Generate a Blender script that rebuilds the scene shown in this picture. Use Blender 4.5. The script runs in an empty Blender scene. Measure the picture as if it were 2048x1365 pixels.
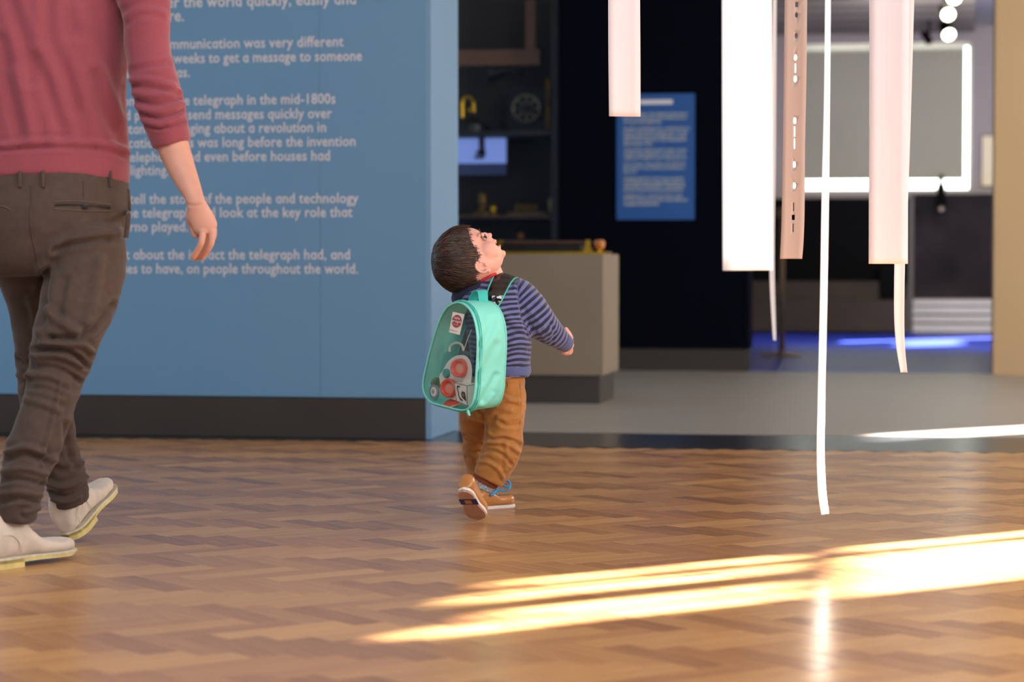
import bpy, bmesh, math, random
import numpy as np
from mathutils import Vector, Matrix, noise
from mathutils.bvhtree import BVHTree
random.seed(7); rng = np.random.default_rng(7)
PI = math.pi
S = bpy.context.scene; COL = S.collection

# ---------------------------------------------------------------- camera, world, lights, exposure
FPX, HC, YH = 4835.0, 0.71, 515.0
PITCH = math.atan((682.5 - YH) / FPX)
cam = bpy.data.cameras.new('camera'); camo = bpy.data.objects.new('camera', cam); COL.objects.link(camo)
cam.sensor_width = 36; cam.lens = FPX / 2048 * 36; cam.clip_end = 200
camo.location = (0, 0, HC); camo.rotation_euler = (PI / 2 - PITCH, 0, 0)
cam.dof.use_dof = True; cam.dof.focus_distance = 6.35; cam.dof.aperture_fstop = 3.3
S.camera = camo
S.view_settings.view_transform = 'Standard'; S.view_settings.look = 'None'
S.view_settings.gamma = 1; S.view_settings.use_curve_mapping = False
S.view_settings.exposure = 0.85
w = bpy.data.worlds.new('World'); S.world = w; w.use_nodes = True
w.node_tree.nodes['Background'].inputs[0].default_value = (0.80, 0.90, 1.0, 1)
w.node_tree.nodes['Background'].inputs[1].default_value = 0.42

YAW = math.radians(10); CU, SU = math.cos(YAW), math.sin(YAW)
def R(u, v, z=0.0):                       # room frame: u along the back walls, v away from the camera
    return Vector((u * CU + v * SU, -u * SU + v * CU, z))
def UV(p): return (p[0] * CU - p[1] * SU, p[0] * SU + p[1] * CU)

SUN_AZ, SUN_EL = math.radians(35), math.radians(20)
SUN_DIR = Vector((math.cos(SUN_AZ) * math.cos(SUN_EL), math.sin(SUN_AZ) * math.cos(SUN_EL), math.sin(SUN_EL)))
sun = bpy.data.lights.new('sun', 'SUN'); suno = bpy.data.objects.new('sun', sun); COL.objects.link(suno)
sun.energy = 110; sun.angle = math.radians(0.9); sun.color = (1, .93, .80)
suno.rotation_euler = SUN_DIR.to_track_quat('Z', 'Y').to_euler(); suno.location = (6, 6, 5)
def area(name, loc, target, sx, sy, e, colr=(1, 1, 1)):
    l = bpy.data.lights.new(name, 'AREA'); o = bpy.data.objects.new(name, l); COL.objects.link(o)
    l.shape = 'RECTANGLE'; l.size = sx; l.size_y = sy; l.energy = e; l.color = colr
    o.location = loc; o.rotation_euler = (Vector(target) - Vector(loc)).to_track_quat('-Z', 'Y').to_euler()
    return o
area('window_daylight', R(3.45, 5.2, 2.0), R(0, 6.2, .6), 6.5, 1.8, 165, (1, .99, .97))
area('rear_window_daylight', R(3.4, 11.8, 2.2), R(0, 12.5, .4), 3.5, 1.4, 110, (1, .97, .92))
area('hall_fill', R(-1.2, 3.2, 3.0), R(-1.2, 5.5, .5), 2.5, 1.5, 38, (1, .97, .94))  # added fill under the hall ceiling, no fitting there
area('blue_room_upfill', R(1.2, 18.2, 1.2), R(1.6, 21.8, 2.4), 3.0, 1.0, 105, (1, .97, .94))  # added uplight, brightens the blue room and its ceiling
area('blue_room_fill', R(0.2, 19.5, 2.6), R(1.4, 22.5, .2), 2.0, 1.0, 60, (1, .98, .94))  # added fill lamp hanging in the blue room, no window here

# ---------------------------------------------------------------- picture <-> world helpers (single view geometry of the photograph)
def ray(px, py):
    a, b = (px - 1024) / FPX, (682.5 - py) / FPX
    return Vector((a, math.cos(PITCH) + b * math.sin(PITCH), -math.sin(PITCH) + b * math.cos(PITCH)))
def P(px, py, Y):
    d = ray(px, py); return Vector((0, 0, HC)) + d * (Y / d.y)
def G(px, py):
    d = ray(px, py); return Vector((0, 0, HC)) + d * (-HC / d.z)
def PV(px, py, v):                        # point of the pixel ray on the plane v = const
    d = ray(px, py); t = v / (d.x * SU + d.y * CU)
    p = Vector((0, 0, HC)) + d * t; return (p.x * CU - p.y * SU, p.z)
def proj(V):                              # Nx3 -> Nx2 pixels
    V = np.asarray(V); x, y, z = V[:, 0], V[:, 1], V[:, 2] - HC
    cp, sp = math.cos(PITCH), math.sin(PITCH)
    dep = y * cp - z * sp; up = y * sp + z * cp
    return np.stack([1024 + FPX * x / dep, 682.5 - FPX * up / dep], 1)

# ---------------------------------------------------------------- materials
MATS = {}
def lin(c): return tuple((v / 255 / 12.92 if v / 255 <= .04045 else ((v / 255 + .055) / 1.055) ** 2.4) for v in c)
def nt(name):
    m = bpy.data.materials.new(name); m.use_nodes = True; MATS[name] = m
    return m, m.node_tree, m.node_tree.nodes, m.node_tree.links, m.node_tree.nodes['Principled BSDF']
def mat(name, rgb, rough=.6, metal=0, var=.12, scale=30, bump=0., bscale=200, sheen=0, sss=0, coat=0, spec=.5, stretch=(1, 1, 1)):
    m, t, N, L, b = nt(name)
    c = lin(rgb); tc = N.new('ShaderNodeTexCoord'); mp = N.new('ShaderNodeMapping'); mp.inputs['Scale'].default_value = stretch
    L.new(tc.outputs['Object'], mp.inputs[0])
    n = N.new('ShaderNodeTexNoise'); n.inputs['Scale'].default_value = scale; n.inputs['Detail'].default_value = 5
    L.new(mp.outputs[0], n.inputs[0])
    r = N.new('ShaderNodeValToRGB'); r.color_ramp.elements[0].position = .3; r.color_ramp.elements[1].position = .7
    r.color_ramp.elements[0].color = (*[v * (1 - var) for v in c], 1); r.color_ramp.elements[1].color = (*[min(1, v * (1 + var)) for v in c], 1)
    L.new(n.outputs[0], r.inputs[0]); L.new(r.outputs[0], b.inputs['Base Color'])
    b.inputs['Roughness'].default_value = rough; b.inputs['Metallic'].default_value = metal
    b.inputs['Specular IOR Level'].default_value = spec
    if sheen: b.inputs['Sheen Weight'].default_value = sheen; b.inputs['Sheen Roughness'].default_value = .4
    if sss:
        b.inputs['Subsurface Weight'].default_value = sss; b.inputs['Subsurface Radius'].default_value = (1, .35, .2); b.inputs['Subsurface Scale'].default_value = .012
    if coat: b.inputs['Coat Weight'].default_value = coat; b.inputs['Coat Roughness'].default_value = .15
    if bump:
        n2 = N.new('ShaderNodeTexNoise'); n2.inputs['Scale'].default_value = bscale; n2.inputs['Detail'].default_value = 4
        L.new(mp.outputs[0], n2.inputs[0]); bp = N.new('ShaderNodeBump'); bp.inputs['Strength'].default_value = bump; bp.inputs['Distance'].default_value = .002
        L.new(n2.outputs[0], bp.inputs['Height']); L.new(bp.outputs[0], b.inputs['Normal'])
    return m
def emit(name, rgb, k):
    m, t, N, L, b = nt(name)
    b.inputs['Base Color'].default_value = (*lin(rgb), 1); b.inputs['Emission Color'].default_value = (*lin(rgb), 1); b.inputs['Emission Strength'].default_value = k
    return m
def clear(name, rgb, gloss=.1, rough=.06, tr=.94):
    m, t, N, L, b = nt(name); N.remove(b)
    o = N['Material Output']; tb = N.new('ShaderNodeBsdfTransparent'); tb.inputs[0].default_value = (*lin(rgb), 1)
    gb = N.new('ShaderNodeBsdfGlossy'); gb.inputs['Roughness'].default_value = rough
    mx = N.new('ShaderNodeMixShader'); lw = N.new('ShaderNodeLayerWeight'); fr = N.new('ShaderNodeMath'); fr.operation = 'POWER'; fr.inputs[1].default_value = 4.5; L.new(lw.outputs['Facing'], fr.inputs[0])
    lw.inputs['Blend'].default_value = .5
    ma = N.new('ShaderNodeMath'); ma.operation = 'MULTIPLY_ADD'; ma.inputs[1].default_value = .7; ma.inputs[2].default_value = gloss * .35
    nn = N.new('ShaderNodeTexNoise'); nn.inputs['Scale'].default_value = 45; bp = N.new('ShaderNodeBump'); bp.inputs['Strength'].default_value = .5; bp.inputs['Distance'].default_value = .002
    tc = N.new('ShaderNodeTexCoord'); L.new(tc.outputs['Object'], nn.inputs[0]); L.new(nn.outputs[0], bp.inputs['Height']); L.new(bp.outputs[0], gb.inputs['Normal'])
    L.new(fr.outputs[0], ma.inputs[0]); L.new(ma.outputs[0], mx.inputs[0]); L.new(tb.outputs[0], mx.inputs[1]); L.new(gb.outputs[0], mx.inputs[2]); L.new(mx.outputs[0], o.inputs[0])
    return m

mat('wall_blue', (99, 143, 180), .55, var=.02, scale=2, bump=.05)
mat('text_white', (214, 208, 214), .6, var=.02)
mat('kick_dark', (52, 44, 38), .55, var=.15, scale=4, bump=.1)
mat('end_blue', (112, 150, 184), .5, var=.02, scale=3)
mat('slate', (46, 48, 54), .22, var=.35, scale=7, bump=.8, bscale=35)
mat('grey_floor', (150, 144, 138), .38, var=.05, scale=3, bump=.08)
mat('grey_joint', (95, 88, 82), .7)
mat('plinth', (140, 125, 106), .6, var=.03, scale=3)
mat('plinth_base', (64, 58, 53), .6, var=.05)
mat('brass', (205, 160, 40), .28, metal=1, var=.1)
mat('brass_dark', (120, 92, 45), .45, metal=.8, var=.2)
mat('wood_dark', (70, 42, 30), .5, var=.25, scale=12, stretch=(1, 1, 8))
mat('wood_mid', (104, 68, 48), .5, var=.25, scale=12, stretch=(1, 1, 8))
mat('wood_turned', (190, 120, 60), .4, var=.2)
mat('navy_wall', (7, 8, 19), .8, var=.1, scale=2, spec=.03)
mat('navy_kick', (48, 42, 36), .7, var=.1)
mat('case_black', (22, 20, 20), .6, var=.2)
mat('case_back', (44, 34, 29), .8, var=.25, scale=3)
mat('iron', (40, 38, 38), .4, metal=.6, var=.2)
mat('silver', (130, 120, 105), .35, metal=.8, var=.1)
mat('sign_blue', (16, 78, 148), .45, var=.04, scale=4)
mat('blue_floor', (8, 44, 160), .35, var=.1, scale=2)
mat('back_wall', (150, 140, 138), .8, var=.05, scale=1.5)
mat('ceil_grey', (140, 136, 134), .8, var=.06, scale=2)
mat('ceil_beam', (88, 80, 78), .8, var=.06, scale=2)
mat('beige_wall', (184, 154, 116), .75, var=.03, scale=1.5)
mat('blind', (158, 154, 138), .9, var=.05, scale=1.2)
mat('black_paint', (9, 8, 9), .6, var=.2, spec=.03)
mat('mural_dark', (34, 28, 30), .6, var=.75, scale=1.6, bump=.1, spec=.08)
mat('bench_brown', (56, 48, 42), .7, var=.12, scale=2, spec=.1)
mat('white_rail', (176, 172, 168), .6, var=.06, scale=2)
mat('grey_post', (84, 76, 70), .6)
mat('cream', (226, 210, 176), .7, var=.05)
mat('tan_metal', (150, 128, 96), .4, metal=.3)
mat('paper_pink', (220, 210, 216), .75, var=.015, scale=6)
mat('paper_white', (248, 246, 248), .7, var=.01, scale=6)
mat('paper_peach', (188, 164, 154), .75, var=.02, scale=8)
mat('hall_white', (205, 200, 192), .8, var=.03)
mat('skin', (228, 170, 154), .5, var=.06, scale=14, sss=.25, bump=.08)
mat('skin_adult', (204, 148, 128), .5, var=.08, scale=22, sss=.15, bump=.12)
mat('sweater_red', (142, 66, 78), .95, var=.13, scale=420, bump=.25, bscale=700, sheen=.4)
mat('trouser_brown', (72, 55, 47), .85, var=.12, scale=60, bump=.25, bscale=900, sheen=.15)
mat('stitch', (90, 74, 62), .8)
mat('button_dark', (30, 28, 28), .4)
mat('suede', (206, 190, 176), .95, var=.10, scale=25, bump=.25, bscale=300, sheen=.3)
mat('crepe', (206, 186, 118), .7, var=.14, scale=30, bump=.2)
mat('welt', (200, 190, 168), .8, var=.12, scale=60)
mat('lace_brown', (70, 50, 42), .8)
mat('cord_ochre', (164, 108, 50), .85, var=.14, scale=40, bump=.25, bscale=700, sheen=.25)
mat('cuff_rust', (120, 56, 30), .9, var=.2)
mat('jumper_blue', (84, 92, 140), .95, var=.12, scale=300, bump=.2, bscale=600, sheen=.3)
mat('shoe_tan', (182, 118, 62), .3, var=.15, scale=20, coat=.4, bump=.1)
mat('rubber_white', (222, 214, 208), .6, var=.06)
mat('rubber_pink', (182, 142, 122), .6, var=.12, scale=50, bump=.4, bscale=120, stretch=(1, 1, 1))
mat('navy_rubber', (40, 44, 100), .6)
mat('fluff_grey', (150, 156, 164), 1, var=.45, scale=160, bump=.9, bscale=300)
mat('lace_blue', (60, 158, 224), .6, var=.15, scale=120)
mat('lace_speck', (170, 176, 190), .7, var=.9, scale=300)
mat('mint', (122, 214, 202), .5, var=.05, scale=10, bump=.1, bscale=400)
mat('mint_deep', (62, 190, 180), .55, var=.06, scale=14)
mat('coral', (236, 88, 62), .35, var=.08)
mat('toy_white', (238, 226, 216), .6, var=.03)
mat('teal_toy', (60, 150, 136), .5)
mat('olive', (92, 110, 60), .6)
mat('coral_pale', (226, 150, 122), .4)
mat('grey_disc', (140, 140, 160), .4, var=.2, scale=90)
mat('kraft', (150, 130, 96), .7)
mat('print_brown', (64, 34, 28), .7)
mat('maroon', (160, 44, 66), .5, var=.03)
mat('collar_red', (196, 36, 52), .8)
mat('metal_grey', (150, 150, 155), .3, metal=1)
mat('navy_hood', (30, 32, 56), .95, var=.15, scale=200, sheen=.3)
mat('lip', (206, 112, 106), .4, sss=.2)
mat('eye_white', (176, 158, 150), .2)
mat('eye_dark', (30, 22, 20), .1)
mat('brow', (96, 62, 44), .8)
clear('vinyl', (232, 240, 240), .12)
clear('vinyl_smoke', (118, 104, 108), .3)
clear('case_glass', (244, 246, 248), .04, rough=.02)
emit('daylight', (246, 255, 248), 3.2); emit('lamp_warm', (255, 246, 214), 7); emit('screen', (108, 128, 190), .6); emit('screen_dark', (34, 42, 74), .35)

def hair_mat():
    m, t, N, L, b = nt('hair')
    at = N.new('ShaderNodeAttribute'); at.attribute_name = 'tone'
    r = N.new('ShaderNodeValToRGB'); e = r.color_ramp.elements
    e[0].color = (*lin((26, 15, 12)), 1); e[1].color = (*lin((104, 62, 42)), 1); e[1].position = 1
    k = e.new(.6); k.color = (*lin((52, 31, 24)), 1)
    L.new(at.outputs['Fac'], r.inputs[0]); L.new(r.outputs[0], b.inputs['Base Color'])
    b.inputs['Roughness'].default_value = .38; b.inputs['Specular IOR Level'].default_value = .5
hair_mat()
def wood_mat():
    m, t, N, L, b = nt('parquet')
    uv = N.new('ShaderNodeUVMap'); uv.uv_map = 'UVMap'
    at = N.new('ShaderNodeAttribute'); at.attribute_name = 'tone'
    mp = N.new('ShaderNodeMapping'); mp.inputs['Scale'].default_value = (3, 60, 1); L.new(uv.outputs[0], mp.inputs[0])
    n = N.new('ShaderNodeTexNoise'); n.inputs['Scale'].default_value = 1.6; n.inputs['Detail'].default_value = 7; n.inputs['Roughness'].default_value = .62; n.inputs['Distortion'].default_value = .4
    L.new(mp.outputs[0], n.inputs[0])
    add = N.new('ShaderNodeMath'); add.operation = 'MULTIPLY_ADD'; add.inputs[1].default_value = .62; L.new(n.outputs[0], add.inputs[0]); L.new(at.outputs['Fac'], add.inputs[2])
    r = N.new('ShaderNodeValToRGB'); e = r.color_ramp.elements
    e[0].position = .25; e[0].color = (*lin((136, 92, 62)), 1); e[1].position = 1.0; e[1].color = (*lin((206, 156, 100)), 1)
    for p_, c_ in ((.5, (166, 118, 80)), (.75, (188, 140, 92))):
        k = e.new(p_); k.color = (*lin(c_), 1)
    L.new(add.outputs[0], r.inputs[0])
    # knots and dark stains
    mp2 = N.new('ShaderNodeMapping'); mp2.inputs['Scale'].default_value = (16, 55, 1); L.new(uv.outputs[0], mp2.inputs[0])
    n2 = N.new('ShaderNodeTexNoise'); n2.inputs['Scale'].default_value = 1.0; n2.inputs['Detail'].default_value = 2; L.new(mp2.outputs[0], n2.inputs[0])
    r2 = N.new('ShaderNodeValToRGB'); r2.color_ramp.elements[0].position = .74; r2.color_ramp.elements[1].position = .82
    L.new(n2.outputs[0], r2.inputs[0])
    mx = N.new('ShaderNodeMixRGB'); mx.inputs[2].default_value = (*lin((58, 34, 26)), 1); L.new(r2.outputs[0], mx.inputs[0]); L.new(r.outputs[0], mx.inputs[1])
    L.new(mx.outputs[0], b.inputs['Base Color'])
    b.inputs['Roughness'].default_value = .27; b.inputs['Specular IOR Level'].default_value = .45
    bp = N.new('ShaderNodeBump'); bp.inputs['Strength'].default_value = .12; bp.inputs['Distance'].default_value = .0006
    L.new(n.outputs[0], bp.inputs['Height']); L.new(bp.outputs[0], b.inputs['Normal'])
wood_mat(); mat('floor_gap', (40, 24, 16), .8)
def jumper_mat():
    m, t, N, L, b = nt('jumper_stripe')
    at = N.new('ShaderNodeAttribute'); at.attribute_name = 'stripe'
    mu = N.new('ShaderNodeMath'); mu.operation = 'FRACT'; L.new(at.outputs['Fac'], mu.inputs[0])
    r = N.new('ShaderNodeValToRGB'); e = r.color_ramp.elements
    e[0].position = .0; e[0].color = (*lin((30, 31, 60)), 1); e[1].position = 1; e[1].color = (*lin((34, 36, 68)), 1)
    for p_, c_ in ((.44, (30, 31, 60)), (.51, (98, 106, 158)), (.94, (98, 106, 158))):
        k = e.new(p_); k.color = (*lin(c_), 1)
    L.new(mu.outputs[0], r.inputs[0]); L.new(r.outputs[0], b.inputs['Base Color'])
    b.inputs['Roughness'].default_value = .95; b.inputs['Sheen Weight'].default_value = .3
    tc = N.new('ShaderNodeTexCoord'); n = N.new('ShaderNodeTexNoise'); n.inputs['Scale'].default_value = 700; L.new(tc.outputs['Object'], n.inputs[0])
    bp = N.new('ShaderNodeBump'); bp.inputs['Strength'].default_value = .25; bp.inputs['Distance'].default_value = .001; L.new(n.outputs[0], bp.inputs['Height']); L.new(bp.outputs[0], b.inputs['Normal'])
jumper_mat()
def print_mat():                           # small print on the far panel: rows broken into words
    m, t, N, L, b = nt('small_print')
    tc = N.new('ShaderNodeTexCoord'); mp = N.new('ShaderNodeMapping'); mp.inputs['Scale'].default_value = (60, 60, 110); L.new(tc.outputs['Object'], mp.inputs[0])
    n = N.new('ShaderNodeTexNoise'); n.inputs['Scale'].default_value = 1; n.inputs['Detail'].default_value = 3; L.new(mp.outputs[0], n.inputs[0])
    r = N.new('ShaderNodeValToRGB'); r.color_ramp.elements[0].position = .42; r.color_ramp.elements[1].position = .56
    r.color_ramp.elements[0].color = (*lin((70, 112, 160)), 1); r.color_ramp.elements[1].color = (*lin((150, 152, 162)), 1)
    L.new(n.outputs[0], r.inputs[0]); L.new(r.outputs[0], b.inputs['Base Color']); b.inputs['Roughness'].default_value = .6
print_mat()

# ---------------------------------------------------------------- object helpers
def tag(o, label=None, cat=None, group=None, kind=None):
    if label: o['label'] = label
    if cat: o['category'] = cat
    if group: o['group'] = group
    if kind: o['kind'] = kind
    return o
def link(name, me, m=None, parent=None, smooth=False, **t):
    o = bpy.data.objects.new(name, me); COL.objects.link(o)
    if m is not None and not me.materials:
        for k in (m if isinstance(m, (list, tuple)) else [m]): me.materials.append(MATS[k])
    if smooth:
        me.polygons.foreach_set('use_smooth', [True] * len(me.polygons))
    if parent is not None:
        o.parent = parent; o.matrix_parent_inverse = Matrix.Translation(-Vector(parent.location)) if parent.rotation_euler[2] == 0 else Matrix()
    tag(o, **t); return o
def root(name, loc, label, cat, group=None):
    o = bpy.data.objects.new(name, None); COL.objects.link(o); o.location = loc; o.empty_display_size = .05
    return tag(o, label, cat, group)
def mesh(V, F, name='m'):
    me = bpy.data.meshes.new(name); me.from_pydata([tuple(v) for v in V], [], [tuple(f) for f in F]); me.update(); return me
class MB:
    def __init__(s): s.V = []; s.F = []
    def add(s, V, F):
        k = len(s.V); s.V += [tuple(v) for v in V]; s.F += [tuple(i + k for i in f) for f in F]; return s
    def box(s, a, b, fr=None):            # a, b corners in frame fr(u,v,z)
        fr = fr or (lambda x, y, z: Vector((x, y, z)))
        V = [fr(x, y, z) for x in (a[0], b[0]) for y in (a[1], b[1]) for z in (a[2], b[2])]
        return s.add(V, [(0, 1, 3, 2), (4, 6, 7, 5), (0, 4, 5, 1), (2, 3, 7, 6), (0, 2, 6, 4), (1, 5, 7, 3)])
    def rbox(s, a, b): return s.box(a, b, R)
    def tube(s, pts, r, n=10, closed=False):
        pts = [Vector(p) for p in pts]; V = []; F = []; m = len(pts)
        rr = r if isinstance(r, (list, tuple)) else [r] * m
        N0 = None
        for i, p in enumerate(pts):
            a, b = (pts[i - 1], pts[(i + 1) % m]) if closed else (pts[max(0, i - 1)], pts[min(m - 1, i + 1)])
            T = (b - a).normalized()
            if N0 is None: N0 = T.orthogonal().normalized()
            N0 = (N0 - T * N0.dot(T)).normalized(); B = T.cross(N0)
            V += [p + (N0 * math.cos(2 * PI * k / n) + B * math.sin(2 * PI * k / n)) * rr[i] for k in range(n)]
        for i in range(m if closed else m - 1):
            j = (i + 1) % m
            F += [(i * n + k, i * n + (k + 1) % n, j * n + (k + 1) % n, j * n + k) for k in range(n)]
        if not closed: F += [tuple(range(n - 1, -1, -1)), tuple((m - 1) * n + k for k in range(n))]
        return s.add(V, F)
    def lathe(s, prof, c, axis=Vector((0, 0, 1)), n=24):   # prof [(r,h)]
        q = axis.to_track_quat('Z', 'Y'); V = []; F = []
        for r, h in prof:
            V += [Vector(c) + q @ Vector((r * math.cos(2 * PI * k / n), r * math.sin(2 * PI * k / n), h)) for k in range(n)]
        for i in range(len(prof) - 1):
            F += [(i * n + k, i * n + (k + 1) % n, (i + 1) * n + (k + 1) % n, (i + 1) * n + k) for k in range(n)]
        F += [tuple(range(n - 1, -1, -1)), tuple((len(prof) - 1) * n + k for k in range(n))]
        return s.add(V, F)
    def build(s, name, m, parent=None, smooth=False, **t):
        me = mesh(s.V, s.F, name)
        return link(name, me, m, parent, smooth, **t)
def crv(keys, sub):                       # Catmull-Rom through tuples/vectors of floats -> array
    K = np.array(keys, float); n = len(K); out = []
    for i in range(n - 1):
        p0, p1, p2, p3 = K[max(0, i - 1)], K[i], K[i + 1], K[min(n - 1, i + 2)]
        for k in range(sub):
            t = k / sub
            out.append(.5 * ((2 * p1) + (-p0 + p2) * t + (2 * p0 - 5 * p1 + 4 * p2 - p3) * t * t + (-p0 + 3 * p1 - 3 * p2 + p3) * t ** 3))
    out.append(K[-1]); return np.array(out)
def limb(keys, n=32, sub=5, cap=True):
    """keys: (px, py, depth Y, half width px, depth/width ratio) along the limb; returns verts, faces"""
    A = crv(keys, sub); C = [P(a[0], a[1], a[2]) for a in A]; V = []; m = len(C)
    for i, a in enumerate(A):
        T = (C[min(m - 1, i + 1)] - C[max(0, i - 1)]).normalized(); W = (C[i] - Vector((0, 0, HC))).normalized()
        Sx = T.cross(W).normalized(); D = Sx.cross(T).normalized()
        ra = a[3] * a[2] / FPX; rb = ra * a[4]
        V += [C[i] + Sx * (ra * math.cos(2 * PI * k / n)) + D * (rb * math.sin(2 * PI * k / n)) for k in range(n)]
    F = [(i * n + k, i * n + (k + 1) % n, (i + 1) * n + (k + 1) % n, (i + 1) * n + k) for i in range(m - 1) for k in range(n)]
    if cap: F += [tuple(range(n - 1, -1, -1)), tuple((m - 1) * n + k for k in range(n))]
    return V, F
def ball(c, r, ax=None, n=16):
    """ellipsoid; r = (a,b,c) along ax (three vectors)"""
    ax = ax or (Vector((1, 0, 0)), Vector((0, 1, 0)), Vector((0, 0, 1))); V = []; F = []
    c = Vector(c)
    for i in range(1, n // 2):
        th = PI * i / (n // 2)
        V += [c + ax[0] * (r[0] * math.sin(th) * math.cos(2 * PI * k / n)) + ax[1] * (r[1] * math.sin(th) * math.sin(2 * PI * k / n)) + ax[2] * (r[2] * math.cos(th)) for k in range(n)]
    m = n // 2 - 1
    F = [(i * n + k, (i + 1) * n + k, (i + 1) * n + (k + 1) % n, i * n + (k + 1) % n) for i in range(m - 1) for k in range(n)]
    V += [c + ax[2] * r[2], c - ax[2] * r[2]]; a = len(V) - 2
    F += [(a, k, (k + 1) % n) for k in range(n)] + [(a + 1, (m - 1) * n + (k + 1) % n, (m - 1) * n + k) for k in range(n)]
    return V, F
def fuse(parts, voxel, smooth=6, fac=.5):
    mb = MB()
    for V, F in parts: mb.add(V, F)
    me = mesh(mb.V, mb.F); o = bpy.data.objects.new('tmp', me); COL.objects.link(o)
    bm = bmesh.new(); bm.from_mesh(me); bmesh.ops.recalc_face_normals(bm, faces=bm.faces); bm.to_mesh(me); bm.free()
    r = o.modifiers.new('r', 'REMESH'); r.mode = 'VOXEL'; r.voxel_size = voxel
    s = o.modifiers.new('s', 'SMOOTH'); s.factor = fac; s.iterations = smooth
    dg = bpy.context.evaluated_depsgraph_get(); out = bpy.data.meshes.new_from_object(o.evaluated_get(dg))
    bpy.data.objects.remove(o); return out
def getv(me):
    a = np.empty(len(me.vertices) * 3); me.vertices.foreach_get('co', a); return a.reshape(-1, 3)
def setv(me, V): me.vertices.foreach_set('co', np.asarray(V).ravel()); me.update()
def getn(me):
    a = np.empty(len(me.vertices) * 3); me.vertices.foreach_get('normal', a); return a.reshape(-1, 3)
def seg_dist(Q, poly):
    D = np.full(len(Q), 1e9)
    for a, b in zip(poly[:-1], poly[1:]):
        a, b = np.array(a, float), np.array(b, float); d = b - a
        t = np.clip(((Q - a) @ d) / (d @ d + 1e-9), 0, 1); D = np.minimum(D, np.linalg.norm(Q - (a + t[:, None] * d), axis=1))
    return D
def folds(me, fl, facing=True):
    """press creases into cloth: (polyline in picture px, amplitude m, half width px)"""
    V = getv(me); N = getn(me); Q = proj(V); W = V - np.array([0, 0, HC]); W /= np.linalg.norm(W, axis=1)[:, None]
    f = np.clip(-(N * W).sum(1) * 2.2 + .25, 0, 1); d = np.zeros(len(V))
    for poly, amp, wd in fl:
        if len(poly) > 2: poly = crv(poly, 4).tolist()
        x = seg_dist(Q, poly) / wd
        d += amp * (np.exp(-x * x) - .45 * np.exp(-((x - 1.9) ** 2) / .8))
    setv(me, V + N * (d * f)[:, None])
def ripple(me, amp, scale, aniso=(1, 1, 1), seed=0, mask=None):
    V = getv(me); N = getn(me); o = Vector((seed * 3.1, seed * 1.7, seed)); d = np.empty(len(V))
    for i, v in enumerate(V):
        q = Vector((v[0] * aniso[0], v[1] * aniso[1], v[2] * aniso[2])) * scale + o
        a = noise.noise(q); b = noise.noise(q * 2.3 + Vector((5, 5, 5)))
        d[i] = (1 - 2 * abs(a)) * .7 + b * .35
    if mask is not None: d *= mask(V)
    setv(me, V + N * (amp * d)[:, None])
def attr(me, name, vals):
    a = me.attributes.new(name, 'FLOAT', 'POINT'); a.data.foreach_set('value', np.asarray(vals, dtype=float))
# ================================================================ the room
def struct(name, mb, m, parent=None, **t):
    if parent is None: t.setdefault('kind', 'structure')
    return mb.build(name, m, parent, **t)
c0 = G(862, 878.5); uB, vB = UV(c0)                     # front corner of the blue wall
uE, vE = UV(G(902, 888)); vP = vE                      # parquet edge line
v2 = UV(G(905, 862))[1]                                # far edge of the slate strip
vN = UV(G(1300, 742))[1]                               # navy wall face
vC = UV(G(1600, 746))[1]                               # where the blue floor begins
vW = 23.6                                              # back wall of the blue room
U0, U1 = -4.2, 3.62
ZC, ZB = 3.25, 2.93
# parquet: herringbone blocks laid as single pieces
sub = MB().rbox((U0, -1.5, -.06), (U1, vP + .02, -.021))
floor = struct('floor', sub, 'floor_gap')
BW, BL, BT = .07, .28, .021
def block_mesh(tone, ofs):
    g = .0006; ch = .0009; V = []; F = []
    for z, k in ((-BT, 0), (-ch, 0), (0, ch)):
        V += [(x, y, z) for x, y in ((g + k, g + k), (BL - g - k, g + k), (BL - g - k, BW - g - k), (g + k, BW - g - k))]
    for i in (0, 1): F += [(i * 4 + k, i * 4 + (k + 1) % 4, i * 4 + 4 + (k + 1) % 4, i * 4 + 4 + k) for k in range(4)]
    F += [(8, 9, 10, 11)]
    me = mesh(V, F, 'block'); uvl = me.uv_layers.new(name='UVMap')
    for l in me.loops:
        v = V[l.vertex_index]; uvl.data[l.index].uv = (v[0] + ofs, v[1] + ofs * .37)
    attr(me, 'tone', [tone] * len(V)); return me
HB = YAW * .85                                          # the herringbone runs parallel to the walls
spots = []
NQ = int(BL / BW)
for i in range(-80, 110):
    for j in range(-12, 13):
        # classic L:W herringbone lattice
        bx = i * BW; by = 0
        # A block (along x') and B block (along y') per lattice point
        ox = i * BW + j * BL; oy = i * BW - j * BL
        spots.append((ox, oy, 0)); spots.append((ox, oy + BW, 1))
ang = -PI / 4 - HB
ca, sa = math.cos(ang), math.sin(ang)
blocks = []
for ox, oy, kind in spots:
    # block A covers [ox,ox+BL]x[oy,oy+BW]; block B covers [ox,ox+BW]x[oy+BW, oy+BW+BL]
    cx, cy = (ox + BL / 2, oy + BW / 2) if kind == 0 else (ox + BW / 2, oy + BL / 2)
    X = cx * ca - cy * sa; Y = cx * sa + cy * ca + 6.0
    u, v = UV((X, Y))
    if not (U0 + .1 < u < U1 - .1 and 2.2 < v < vP - .02): continue
    if abs(X) > .2118 * Y + 1.1 or Y > 9.6: continue
    blocks.append((X, Y, ox, oy, kind))
seen = set(); uniq = []
for b in blocks:
    k = (round(b[2], 3), round(b[3], 3), b[4])
    if k in seen: continue
    seen.add(k); uniq.append(b)
blocks = sorted(uniq, key=lambda b: b[1])
def in_view(X, Y):
    return Y > 4.0 and abs(X) < .2118 * Y + .05
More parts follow.
